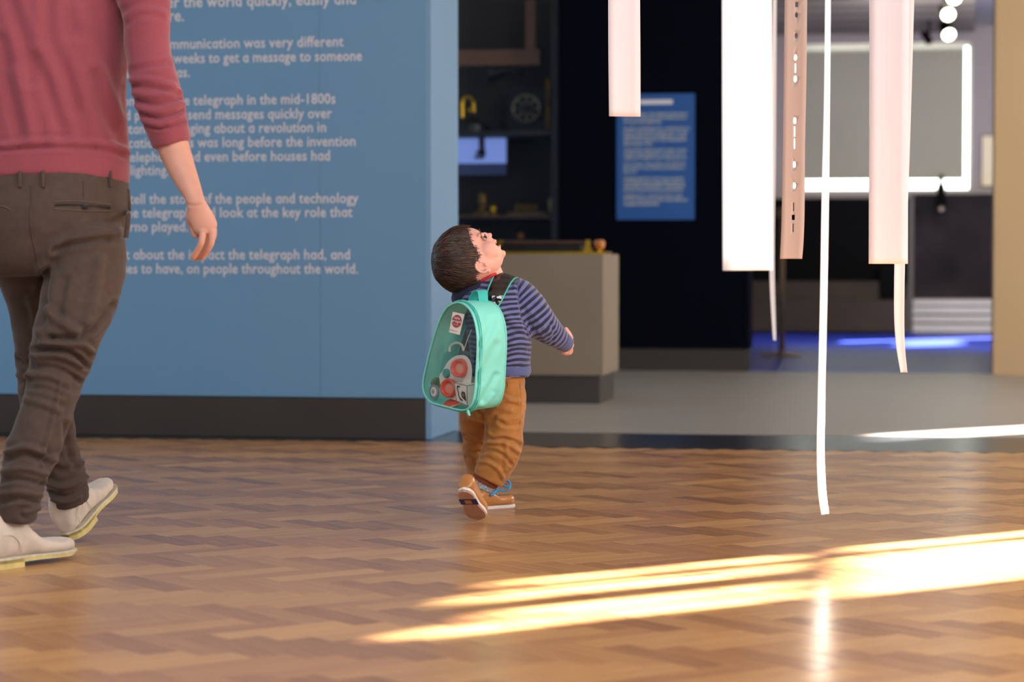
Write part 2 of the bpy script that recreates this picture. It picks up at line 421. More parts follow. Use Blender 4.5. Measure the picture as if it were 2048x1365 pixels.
vis = [b for b in blocks if in_view(b[0], b[1])]
single = set(map(id, vis[:300]))
rb = random.Random(3)
variants = {1: [block_mesh(rb.uniform(.20, .54), rb.uniform(0, 40)) for _ in range(12)],  # tone bias per laying direction: grain sheen put into the colour
            0: [block_mesh(rb.uniform(.02, .34), rb.uniform(0, 40)) for _ in range(12)]}
for vs in variants.values():
    for me in vs: me.materials.append(MATS['parquet'])
def block_matrix(b):
    X, Y, ox, oy, kind = b
    M = Matrix.Translation((0, 6.0, 0)) @ Matrix.Rotation(ang, 4, 'Z') @ Matrix.Translation((ox, oy, 0))
    if kind: M = M @ Matrix(((0, -1, 0, BW), (1, 0, 0, 0), (0, 0, 1, 0), (0, 0, 0, 1)))
    t1, t2 = rb.gauss(0, .0007), rb.gauss(0, .0003)
    return M @ Matrix.Translation((BL / 2, BW / 2, rb.uniform(-.0002, .0))) @ Matrix.Rotation(t1, 4, 'X') @ Matrix.Rotation(t2, 4, 'Y') @ Matrix.Translation((-BL / 2, -BW / 2, 0))
jV, jF, jU, jT = [], [], [], []
for b in blocks:
    me = rb.choice(variants[b[4]]); M = block_matrix(b)
    if id(b) in single:
        o = bpy.data.objects.new('wood_block', me); COL.objects.link(o); o.matrix_world = M; o.parent = floor
    else:
        k = len(jV); jV += [tuple(M @ v.co) for v in me.vertices]; dt = rb.uniform(-.08, .08)
        tv = [d.value + dt for d in me.attributes['tone'].data]; jT += tv; of = rb.uniform(0, 9)
        for f in me.polygons:
            jF.append(tuple(i + k for i in f.vertices)); jU += [(me.uv_layers[0].data[l].uv[0] + of, me.uv_layers[0].data[l].uv[1] + of) for l in f.loop_indices]
me = mesh(jV, jF, 'parquet'); uvl = me.uv_layers.new(name='UVMap')
for l, q in enumerate(jU): uvl.data[l].uv = q
attr(me, 'tone', jT)
link('parquet_blocks', me, 'parquet', floor, kind='stuff')
# slate threshold strip with a wavy front edge, beyond it the pale floor
mb = MB().rbox((U0, vP - .05, -.04), (U1, v2, -.0015))
struct('trim_1', mb, 'slate', label=None)
bmx = MB(); gx = [U0, -2.2, 1.15, U1]
gv = [v2, v2 + 2.6, vN + .02]
fl2 = struct('floor', MB().rbox((U0, v2 - .01, -.05), (U1, vC + .01, -.006)), 'grey_joint')
for i in range(3):
    for j in range(2):
        MB().rbox((gx[i] + .003, gv[j] + (.003 if j else 0), -.006), (gx[i + 1] - .003, gv[j + 1] - .003, 0)).build('floor_sheet', 'grey_floor', fl2)
fl3 = struct('floor', MB().rbox((U0, vC + .012, -.05), (U1, vW, -.001)), 'blue_floor')

# blue text wall: two printed panels on a dark recessed kick, pale end board
uL = U0
zK = PV(700, 795, vB)[1]
thick = (UV(P(906, 859, G(906, 859).y))[1] - vB)
wl = struct('wall_left', MB().rbox((uL, vB + .02, .0), (uB - .02, vB + thick - .01, ZC - .02)), 'wall_blue')
uS = PV(640.5, 600, vB)[0]
for a, b in ((uL, uS), (uS, uB)):
    MB().rbox((a + .0005, vB, zK), (b - .0005, vB + .02, ZC - .03)).build('wall_panel', 'wall_blue', wl)
MB().rbox((uB - .02, vB - .001, 0), (uB + .001, vB + thick, ZC - .03)).build('end_panel', 'end_blue', wl)
struct('baseboard_left', MB().rbox((uL, vB + .006, 0), (uB - .021, vB + .022, zK - .004)), 'kick_dark')
# the printed text
LINES = [("all over the world quickly, easily and", 8, 712, 1.14), ("everywhere.", 42, 368, 1.14),
 ("Before the telegraph, communication was very different", 92.5, 687, 1), ("and it could take weeks to get a message to someone", 121, 724, 1), ("who lived overseas.", 154, 380, 1),
 ("The development of the telegraph in the mid-1800s", 207, 671, 1), ("enabled people to send messages quickly over", 236, 664, 1), ("long distances, bringing about a revolution in", 264, 652, 1),
 ("communications. This was long before the invention", 292, 711, 1), ("of the telephone and even before houses had", 321, 660, 1), ("electric lighting.", 350, 338, 1),
 ("Here we tell the story of the people and technology", 406, 717, 1), ("behind the telegraph and look at the key role that", 434, 705, 1), ("Porthcurno played.", 463, 376, 1),
 ("Find out about the impact the telegraph had, and", 519, 700, 1), ("continues to have, on people throughout the world.", 547.5, 716, 1)]
_gl = {}
def _raw(t, bold, ext, res):
    c = bpy.data.curves.new('t', 'FONT'); c.body = t; c.offset = bold; c.extrude = ext; c.resolution_u = res
    o = bpy.data.objects.new('t', c); COL.objects.link(o); bpy.context.view_layer.update()
    me = bpy.data.meshes.new_from_object(o.evaluated_get(bpy.context.evaluated_depsgraph_get())); bpy.data.objects.remove(o); return me
def _span(t, k): V = getv(_raw(t, *k)); return V[:, 0].min(), V[:, 0].max()
def glyph(ch, k):
    """mesh data and advance; the round single-storey a is a d without its ascender"""
    if (ch, k) in _gl: return _gl[ch, k]
    src = 'd' if ch == 'a' else ch
    x0, x1 = _span('l' + src + 'l', k); y0, y1 = _span('ll', k); adv = (x1 - x0) - (y1 - y0)
    me = _raw(src, *k); bm = bmesh.new(); bm.from_mesh(me)
    if ch == 'a':
        top = getv(_raw('x', *k))[:, 1].max()
        bmesh.ops.bisect_plane(bm, geom=bm.verts[:] + bm.edges[:] + bm.faces[:], plane_co=(0, top, 0), plane_no=(0, 1, 0), clear_outer=True)
    bm.verts.index_update(); r = ([tuple(v.co) for v in bm.verts], [tuple(v.index for v in f.verts) for f in bm.faces], adv); bm.free()
    _gl[ch, k] = r; return r
def text_mesh(s, bold=.012, ext=.02, res=2):
    k = (bold, ext, res); x0, x1 = _span('l l', k); y0, y1 = _span('ll', k); sp = (x1 - x0) - (y1 - y0)
    mb = MB(); x = 0
    for ch in s:
        if ch == ' ': x += sp; continue
        V, F, adv = glyph(ch, k); mb.add([(v[0] + x, v[1], v[2]) for v in V], F); x += adv + .012
    return mesh(mb.V, mb.F, 'text')
EM = .0575
for s, y, xr, k in LINES:
    me = text_mesh(s); V = getv(me)
    u1, z1 = PV(xr, y, vB); sc = EM * k; sx = sc * 0.955 * {92.5: .975, 121: .92, 207: .945, 236: .935, 406: .956, 434: .956, 519: .957, 547.5: .93}.get(y, .945); xm = V[:, 0].max()
    W = np.array([R(u1 - (xm - a) * sx, vB - .0012 - c * .02, z1 + b * sc) for a, b, c in V]); setv(me, W)
    link('text_line', me, 'text_white', wl)

# navy wall with kick and end face
uN0, uN1 = UV(P(1122, 742, 15.2))[0] - .02, UV(G(1496, 744))[0]
zk = PV(1400, 697, vN)[1]
nw = struct('wall_back', MB().rbox((uN0, vN, zk), (uN1, vN + .32, ZC)), 'navy_wall')
struct('wall_back', MB().rbox((-3.2, vN + .62, 0), (uN0, vN + .70, ZC)), 'navy_wall')
struct('wall_left', MB().rbox((-4.2, vN, 0), (-4.1, vN + .7, ZC)), 'navy_wall')
struct('baseboard_back', MB().rbox((uN0, vN + .012, 0), (uN1 - .01, vN + .3, zk - .004)), 'navy_kick')
# right pier and the header over the opening
uR0 = UV(G(1986, 750))[0]
struct('wall_right', MB().rbox((uR0, vC - .05, 0), (U1 + .3, vC + .5, ZC)), 'beige_wall')
struct('wall_back', MB().rbox((uN1, vC + .05, 2.93), (uR0, vC + .3, ZC)), 'navy_wall')
def wv_(X, Y, uw): t = (uw - UV((X, Y))[0]) / (math.cos(SUN_AZ) * CU - math.sin(SUN_AZ) * SU); q = (X + t * math.cos(SUN_AZ), Y + t * math.sin(SUN_AZ)); return UV(q)[1], t * math.tan(SUN_EL)
vo, zo = wv_(3.45, 20.0, uR0 + .95)
uw_ = uR0 + .9
struct('wall_right', MB().rbox((uw_, vC + .5, 0), (uw_ + .1, vo - 1.3, ZC)).rbox((uw_, vo + 1.1, 0), (uw_ + .1, vW, ZC)).rbox((uw_, vo - 1.3, 0), (uw_ + .1, vo + 1.1, max(.05, zo - .4))).rbox((uw_, vo - 1.3, zo + .4), (uw_ + .1, vo + 1.1, ZC)), 'back_wall')
# back wall of the blue room with a window opening
ub, ut = PV(1583, 385, vW), PV(1945, 84, vW)
wu0, wz0, wu1, wz1 = ub[0], ub[1], ut[0], ut[1]
mb = MB()
for a, b in (((-2.6, 0), (wu0, ZB)), ((wu1, 0), (uR0 + .95, ZB)), ((wu0, 0), (wu1, wz0)), ((wu0, wz1), (wu1, ZB))):
    mb.rbox((a[0], vW, a[1]), (b[0], vW + .2, b[1]))
struct('wall_back', mb, 'back_wall')
wr = root('window_1', R(wu0, vW, wz0), None, None); wr['kind'] = 'structure'
fr = .03
mb = MB()
for a, b in (((wu0, wz0), (wu1, wz0 + fr)), ((wu0, wz1 - fr), (wu1, wz1)), ((wu0, wz0), (wu0 + fr, wz1)), ((wu1 - fr, wz0), (wu1, wz1))):
    mb.rbox((a[0], vW + .12, a[1]), (b[0], vW + .17, b[1]))
mb.build('window_frame', 'white_rail', wr)
MB().rbox((wu0, vW + .18, wz0), (wu1, vW + .19, wz1)).build('window_pane', 'daylight', wr)
b0, b1 = PV(1594, 358, vW), PV(1930, 98, vW)
bl = root('roller_blind', R(wu0, vW, wz0), 'pale grey-green roller blind with daylight leaking round its edges', 'blind')
MB().rbox((b0[0], vW + .03, b0[1]), (b1[0], vW + .034, b1[1])).build('blind_cloth', 'blind', bl)
MB().rbox((b0[0], vW + .024, b0[1] - .012), (b1[0], vW + .04, b1[1] * 0 + b0[1] + .012)).build('bottom_bar', 'blind', bl)
MB().tube([R(b0[0], vW + .05, b1[1] + .012), R(b1[0], vW + .05, b1[1] + .012)], .014).build('roller', 'white_rail', bl)
# ceilings
struct('ceiling', MB().rbox((U0, -1.0, ZC), (U1 + .3, vC + .5, ZC + .1)), 'hall_white')
ce = struct('ceiling', MB().rbox((-2.6, vN + .32, ZB), (uR0 + 1.0, vW + .2, ZB + .1)), 'ceil_grey')
for k in range(8):
    v = vW - .5 - k * .62
    MB().rbox((-2.6, v, ZB - .10), (PV(1950, 30, v)[0], v + .16, ZB)).build('beam', 'ceil_beam', ce)
MB().rbox((-2.8, vN + .72, 0), (-2.6, vW, ZB)).build('wall_left', 'back_wall', kind='structure')
# dark mural wall, rails and bench below the window
m0, m1 = PV(1826, 597, vW - .3), PV(1992, 388, vW - .3)
MB().rbox((m0[0], vW - .3, m0[1]), (uR0 + .88, vW - .22, m1[1])).build('mural_board', 'mural_dark', label='dark smoky mural board under the blind, right of grey post', cat='board')
gp = PV(1817, 662, vW - .32)
MB().rbox((gp[0], vW - .36, 0), (gp[0] + .04, vW - .305, m1[1] + .01)).build('grey_post', 'grey_post', label='slim grey upright post at the left edge of the dark mural', cat='post')
rl = root('rail_unit', R(m0[0], vW - .3, 0), 'low unit of pale horizontal rails below the dark mural board', 'rails')
z0 = .0
for ya, yb in ((600, 611), (614, 628), (632, 645), (649, 664)):
    za, zb_ = PV(1900, yb, vW - .4)[1], PV(1900, ya, vW - .4)[1]
    MB().rbox((m0[0] + .0, vW - .42, max(za, .0)), (uR0 + .86, vW - .34, zb_)).build('rail', 'white_rail', rl)
MB().rbox((m0[0] + .03, vW - .35, 0), (uR0 + .84, vW - .305, m0[1])).build('backing', 'grey_post', rl)
bp0, bp1 = PV(1560, 563, vW - .5), PV(1812, 395, vW - .5)
MB().rbox((bp0[0] - .6, vW - .30, bp0[1]), (gp[0], vW - .2, bp1[1])).build('display_board', 'black_paint', label='plain black board on the back wall, left of grey post', cat='board')
be = root('bench', R(bp0[0], vW - .6, 0), 'low brown stepped bench in front of the black board', 'bench')
for (xa, xb, yt, yb, dv) in ((1500, 1800, 600, 664, .9), (1500, 1757, 563, 600, .6)):
    ua, zt = PV(xa, yt, vW - dv); ub_, zb_ = PV(xb, yb, vW - dv)
    MB().rbox((ua, vW - dv, max(zb_, 0)), (ub_, vW - .32, zt)).build('bench_step', 'bench_brown', be)
dk = PV(1757, 600, vW - .55); 
MB().rbox((dk[0] + .01, vW - .55, PV(1757, 600, vW - .9)[1] + .001), (PV(1806, 600, vW - .55)[0], vW - .32, PV(1757, 532, vW - .55)[1])).build('equipment_box', 'black_paint', label='black box standing on the right end of the low brown bench', cat='box')
# framed cream picture on the return wall
p0, p1 = PV(1964, 372, vW - .02), PV(2010, 272, vW - .02)
pr = root('framed_picture', R(p0[0], vW, p0[1]), 'small cream picture in thin grey frame beside the beige pier', 'picture')
MB().rbox((p0[0] - .015, vW - .03, p0[1] - .015), (p1[0], vW, p1[1] + .015)).build('picture_frame', 'grey_post', pr)
MB().rbox((p0[0], vW - .035, p0[1]), (p1[0] - .02, vW - .029, p1[1])).build('picture_face', 'cream', pr)
# spotlights on a track in the blue room
tv = 20.6
tk = root('lighting_track', R(PV(1890, 0, tv)[0], tv, ZB - .12), 'black ceiling lighting track carrying the warm spotlights', 'track')
uT = PV(1893, 30, tv)[0]
MB().rbox((uT - .02, 17.2, ZB - .135), (uT + .02, 22.6, ZB - .105)).build('track_bar', 'black_paint', tk)
spotl = [((1908, -6), 19.2, 'spotlight cut off by the top edge, highest of the three lit'), ((1896, 28), 20.4, 'middle one of the three lit warm spotlights'), ((1897, 68), 21.6, 'lowest of the three lit warm spotlights, tilted down')]
for k, ((px, py), Y, lab) in enumerate(spotl):
    c = P(px, py, Y); ax = Vector((-.10 + .1 * k, -1, -.45 - .1 * k)).normalized()
    sr = root('spotlight', c, lab, 'spotlight', 'lit track spotlights')
    MB().lathe([(.045, -.17), (.052, -.16), (.056, 0), (.060, .0), (.060, .012)], c, ax).build('lamp_housing', 'black_paint', sr, smooth=False)
    MB().lathe([(.053, .012), (.053, .016)], c, ax).build('lamp_face', 'lamp_warm', sr)
    top = Vector((c.x, c.y + .1, ZB - .13)); MB().tube([c - ax * .1, top], .012).build('bracket', 'black_paint', sr)
c = P(1858, 82, 21.9)
sr = root('spotlight', c, 'unlit small black spotlight above the blind, left of lit spotlights', 'spotlight')
MB().lathe([(.03, -.1), (.035, 0), (.037, .02)], c, Vector((.5, -.3, -.8)).normalized()).build('lamp_housing', 'black_paint', sr)
MB().tube([c, Vector((c.x, c.y, ZB))], .012).build('bracket', 'black_paint', sr)
# black hanging handle at the window
h = root('pull_handle', R(*PV(1883, 400, vW - .32), 0), 'slim black pull handle with round grey knob hanging over bottom of blind', 'handle')
a, b = P(1882, 350, 22.7), P(1882, 410, 22.7)
MB().tube([a, a + (b - a) * .3, a + (b - a) * .34, b], [.022, .026, .04, .045]).build('rod', 'black_paint', h)
V, F = ball(P(1883, 419, 22.65), (.032, .02, .032)); MB().add(V, F).build('knob', 'silver', h, smooth=True)
# stanchion on the blue floor
g = G(1563, 713); st = root('barrier_post', g, 'thin tan barrier post with flat round base on the blue floor', 'post')
MB().lathe([(.15, 0), (.15, .008), (.13, .016), (.03, .022), (.022, .04)], g).build('base', 'tan_metal', st, smooth=True)
MB().tube([g + Vector((0, 0, .02)), g + Vector((0, 0, 1.0))], .021).build('pole', 'tan_metal', st, smooth=True)
MB().lathe([(.03, 0), (.036, .01), (.036, .05), (.02, .07)], g + Vector((0, 0, 1.0))).build('cap', 'tan_metal', st, smooth=True)
# window wall on the right: solid with tall narrow openings letting the low sun in
tW = lambda X, Y: (U1 - UV((X, Y))[0]) / (math.cos(SUN_AZ) * CU - math.sin(SUN_AZ) * SU)
def hit(X, Y):
    t = tW(X, Y); q = (X + t * math.cos(SUN_AZ), Y + t * math.sin(SUN_AZ)); return UV(q)[1], t * math.tan(SUN_EL)
def hole(q0, q1, xa, xb):      # floor patch between lateral offsets q, from floor X=xa to X=xb (along the sun azimuth)
    r = []
    for q, X in ((q0, xa), (q1, xb)):
        Y = (q + X * math.sin(SUN_AZ)) / math.cos(SUN_AZ); r.append(hit(X, Y))
    return (min(r[0][0], r[1][0]), max(r[0][0], r[1][0]), min(r[0][1], r[1][1]), max(r[0][1], r[1][1]))
def vq(q):                     # wall v for a lateral offset (independent of X)
    return hit(0, q / math.cos(SUN_AZ))[0]
holes = []
def slot(q0, q1, xl, xr):
    Yf = lambda X: ((q0 + q1) / 2 + X * math.sin(SUN_AZ)) / math.cos(SUN_AZ)
    return (vq(q0), vq(q1), hit(xr, Yf(xr))[1], hit(xl, Yf(xl))[1])
holes += [slot(3.777, 3.87, -.20, .60), slot(3.885, 3.983, -.05, .60), slot(4.103, 4.211, -.10, .62), slot(4.272, 4.339, -.03, .66), slot(13.9, 14.9, 3.15, 3.75),
          slot(3.72, 4.234, .735, 3.4), slot(4.284, 4.37, .80, 3.4), slot(6.80, 7.12, 1.40, 4.0)]
vs = sorted({-1.2, vW} | {h_[0] for h_ in holes} | {h_[1] for h_ in holes}); zs = sorted({0., ZC} | {h_[2] for h_ in holes} | {h_[3] for h_ in holes})
mb = MB()
for a, b in zip(vs[:-1], vs[1:]):
    run = None
    for c, d in zip(zs[:-1], zs[1:]):
        vm, zm = (a + b) / 2, (c + d) / 2
        solid = not any(h_[0] < vm < h_[1] and h_[2] < zm < h_[3] for h_ in holes)
        if solid: run = [c if run is None else run[0], d]
        if (not solid or d == zs[-1]) and run: mb.rbox((U1, a, run[0]), (U1 + .03, b, run[1])); run = None
struct('wall_right', mb, 'hall_white')

# ================================================================ plinth with the brass instrument
cp_ = G(1199, 808); uP1, vPf = UV(cp_); vPf -= .0
uBody, zT = PV(1206, 508.5, vPf - .02); zBd = PV(1206, 752, vPf - .02)[1]
uPl = PV(948, 700, vPf - .02)[0]
depth = .565
pl = root('display_plinth', R(uPl, vPf, 0), 'square grey-brown display plinth on a darker recessed base', 'plinth')
def rounded(mb_, a, b, bev=.004):
    me = mesh(*(lambda m_: (m_.V, m_.F))(MB().rbox(a, b))); bm = bmesh.new(); bm.from_mesh(me)
    bmesh.ops.recalc_face_normals(bm, faces=bm.faces); bmesh.ops.bevel(bm, geom=bm.edges[:], offset=bev, segments=2, affect='EDGES'); bm.to_mesh(me); bm.free(); return me
link('plinth_body', rounded(None, (uPl, vPf - .02, zBd), (uBody, vPf + depth, zT)), 'plinth', pl)
MB().rbox((uPl + .03, vPf, 0), (uP1, vPf + depth - .03, zBd)).build('plinth_base', 'plinth_base', pl)
vi = vPf + .18
def I(px, py, dv=0): q = PV(px, py, vi + dv); return q
ti = root('telegraph_instrument', R(*[(uPl + uBody) / 2, vi], zT), 'long brass and black telegraph instrument lying on the plinth', 'instrument')
ua, ub_ = PV(966, 505, vi)[0], PV(1217, 505, vi)[0]
k = 2.45e-3  # metres per pixel here
MB().rbox((ua, vi - .10, zT), (ub_, vi + .12, zT + .012)).build('brass_base', 'brass', ti)
MB().rbox((ua + .04, vi - .06, zT + .012), (ub_ - .13, vi + .09, zT + .045)).build('black_body', 'iron', ti)
MB().tube([R(ua + .05, vi, zT + .055), R(ub_ - .12, vi, zT + .055)], .012).build('coil_bar', 'wood_dark', ti)
for px in (1001, 1176):
    u = PV(px, 500, vi)[0]
    MB().rbox((u - .018, vi - .02, zT + .012), (u + .018, vi + .02, zT + .030)).rbox((u - .011, vi - .014, zT + .03), (u + .011, vi + .014, zT + .070)).build('brass_bracket', 'brass', ti)
u = PV(1199, 490, vi)[0]
MB().lathe([(.012, 0), (.022, .006), (.028, .03), (.026, .045), (.012, .05)], R(u, vi, zT + .02)).build('turned_knob', 'wood_turned', ti, smooth=True)
MB().tube([R(u, vi, zT + .012), R(u, vi, zT + .03)], .008).build('knob_stem', 'brass', ti)

# blue information panel on the navy wall
(sa0, sz0), (sa1, sz1) = PV(1233.5, 440, vN), PV(1390, 187, vN)
ip = root('information_panel', R(sa0, vN, sz0), 'blue information panel with rows of small pale print on navy wall', 'sign')
MB().rbox((sa0, vN - .012, sz0), (sa1, vN, sz1)).build('panel_board', 'sign_blue', ip)
rows = [(205, 1262, 1346)] + [(y, 1247, x) for y, x in ((229, 1376), (237, 1374), (245, 1324), (258, 1381), (266, 1375), (274, 1372), (281, 1374), (289, 1306), (301, 1374), (309, 1371), (317, 1373), (329, 1372), (337, 1370), (345, 1274), (358, 1368), (366, 1370), (373, 1371), (381, 1366), (393, 1366), (401, 1377), (409, 1318))]
for y, x0, x1 in rows:
    (a, z_), (b, _) = PV(x0, y, vN), PV(x1, y, vN); hh = .009 if y > 210 else .014
    MB().rbox((a, vN - .0135, z_ - hh), (b, vN - .0115, z_ + hh)).build('print_row', 'small_print' if y > 210 else 'text_white', ip)

# ================================================================ glass display case with old instruments
vG = vN + .03
uc0, uc1 = PV(880, 300, vG)[0] - .9, uN0
cs = root('display_case', R(uc0, vG, 0), 'tall dark glass-fronted case of antique telegraph instruments', 'display case')
MB().rbox((uc0, vG + .55, 0), (uc1, vG + .58, ZC - .05)).build('case_back', 'case_back', cs)
mb = MB().rbox((uc1 - .05, vG, 0), (uc1, vG + .55, ZC - .05)).rbox((uc0, vG, 0), (uc0 + .05, vG + .55, ZC - .05)).rbox((uc0, vG, 0), (uc1, vG + .55, .55))
mb.build('case_frame', 'case_black', cs)
MB().rbox((uc0, vG - .008, .5), (uc1, vG - .002, ZC - .05)).build('glass_front', 'case_glass', cs)
def shelf(y, name='shelf', m='case_black', th=.03):
    z_ = PV(1000, y, vG + .05)[1]; MB().rbox((uc0 + .05, vG + .04, z_ - th), (uc1 - .05, vG + .54, z_)).build(name, m, cs); return z_
zs1 = shelf(262); zs2 = shelf(430, m='wood_dark', th=.02); zs3 = shelf(500)
za = PV(1000, 102, vG + .3); zb = PV(1080, 130, vG + .3)
vi2 = vG + .28
def C(px, py, dv=0): q = PV(px, py, vi2 + dv); return R(q[0], vi2 + dv, q[1])
def CB(x0, y0, x1, y1, d=.06, dv=0):
    (a, za_), (b, zb_) = PV(x0, y0, vi2 + dv), PV(x1, y1, vi2 + dv); return (min(a, b), vi2 + dv - d / 2, min(za_, zb_)), (max(a, b), vi2 + dv + d / 2, max(za_, zb_))
t = root('wooden_beam_instrument', C(1000, 130), 'long brown wooden beam across the top of the display case', 'instrument')
MB().rbox(*CB(890, 102, 1082, 131, .1)).build('wooden_beam', 'wood_mid', t)
MB().rbox(*CB(1052, 0, 1072, 102, .05)).build('upright', 'wood_mid', t)
t = root('horn_speaker', C(1000, 150), 'dark flared horn lying under the wooden beam', 'horn')
MB().tube([C(978, 148), C(1000, 142), C(1020, 138), C(1050, 150)], [.07, .04, .025, .015]).build('horn', 'iron', t, smooth=True)
sb = zs1
# wheel instrument
cw = C(1053, 217); t = root('wheel_instrument', cw, 'spoked grey wheel in black frame on middle case shelf', 'instrument')
rw = 27 * (vi2 / FPX) * 1.0; Nn = -R(0, 1, 0) ; uu = R(1, 0, 0)
ring = [cw + uu * (rw * math.cos(a)) + Vector((0, 0, rw * math.sin(a))) for a in np.linspace(0, 2 * PI, 32, endpoint=False)]
MB().tube(ring, .009, closed=True).build('wheel_rim', 'silver', t)
for a in range(8):
    d = uu * math.cos(a * PI / 4) + Vector((0, 0, math.sin(a * PI / 4)))
    MB().tube([cw + d * .02, cw + d * rw], .007, 6).build('spoke', 'silver', t)
MB().lathe([(.028, 0), (.028, .03)], cw, Nn).build('hub', 'iron', t)
MB().rbox((UV(cw)[0] - .12, vi2 + .03, sb), (UV(cw)[0] + .12, vi2 + .06, cw.z + .12)).build('back_plate', 'iron', t)
# tall brass pillar
t = root('brass_pillar', C(1097, 262), 'slim brass pillar with finial right of the spoked wheel', 'instrument')
b_ = C(1097, 262); b_.z = sb
MB().lathe([(.03, 0), (.03, .01), (.015, .02), (.015, .22), (.02, .225), (.006, .25), (.016, .28), (.018, .32), (.006, .36)], b_).build('pillar', 'brass_dark', t, smooth=True)
# brass arch
t = root('brass_arch_instrument', C(935, 262), 'brass arched instrument on black foot left of the spoked wheel', 'instrument')
arch = [C(925 + 0 * a, 235) for a in (0,)] + [C(936 - 11 * math.cos(a), 208 - 14 * math.sin(a)) for a in np.linspace(0, PI, 9)] + [C(947, 225)]
MB().tube(arch, .012).build('arch', 'brass', t)
V, F = ball(C(941, 221), (.018, .018, .018)); MB().add(V, F).build('ball', 'brass', t, smooth=True)
b_ = C(940, 262); b_.z = sb; MB().lathe([(.13, 0), (.13, .05), (.07, .08), (.04, .10)], b_).build('foot', 'iron', t)
# screen under the shelf with a dark key lever in front
t = root('video_screen', C(960, 300), 'glowing periwinkle blue screen in the dark display case', 'screen')
MB().rbox(*CB(860, 271, 1012, 327, .02, .1)).build('screen_face', 'screen', t)
MB().rbox(*CB(860, 327, 1012, 350, .02, .1)).build('screen_lower', 'screen_dark', t)
MB().rbox(*CB(855, 268, 1016, 352, .02, .125)).build('screen_casing', 'case_black', t)
t = root('lever_instrument', C(962, 320), 'small dark lever silhouette in front of the glowing screen', 'instrument')
MB().tube([C(963, 270), C(964, 300), C(962, 305), C(961, 311)], [.02, .02, .035, .03]).build('lever', 'iron', t)
MB().rbox(*CB(950, 312, 968, 318, .05)).build('lever_foot', 'iron', t)
# lower shelf pieces
t = root('brass_sounder', C(965, 425), 'brass sounder with round top at left of the lower case shelf', 'instrument')
b_ = C(965, 430); b_.z = zs2
MB().lathe([(.08, 0), (.08, .02), (.03, .03), (.025, .07), (.045, .08), (.02, .11), (.03, .13), (.012, .15)], b_).build('sounder', 'brass_dark', t, smooth=True)
b_ = C(987, 430); b_.z = zs2; MB().lathe([(.03, 0), (.03, .01), (.012, .02), (.026, .05), (.01, .07)], b_).build('terminal', 'brass', t, smooth=True)
t = root('brass_relay', C(1055, 425), 'row of brass coils on dark wooden block on lower case shelf', 'instrument')
MB().rbox(*[(x[0], x[1], max(zs2, x[2])) for x in CB(1020, 452, 1096, 424, .18)]).build('wooden_block', 'wood_mid', t)
for i in range(5):
    b_ = C(1034 + i * 9.5, 424); MB().lathe([(.011, 0), (.013, .004), (.013, .045), (.006, .055)], b_).build('coil', 'brass_dark', t, smooth=True)
t = root('turned_insulator', C(1107, 420), 'pale turned insulator at right end of the lower case shelf', 'insulator')
b_ = C(1107, 425); b_.z = zs2 + .0
MB().lathe([(.02, 0), (.02, .02), (.03, .03), (.036, .09), (.02, .11), (.01, .12)], b_).build('insulator', 'kraft', t, smooth=True)
t = root('red_knob_box', C(1040, 470), 'small dark box with a dull red knob under the lower shelf', 'box')
MB().rbox(*[(x[0], x[1], max(zs3, x[2])) for x in CB(1015, 499, 1070, 478, .1)]).build('box_body', 'iron', t)
V, F = ball(C(1042, 472), (.022, .022, .022)); MB().add(V, F).build('red_knob', 'wood_turned', t, smooth=True)

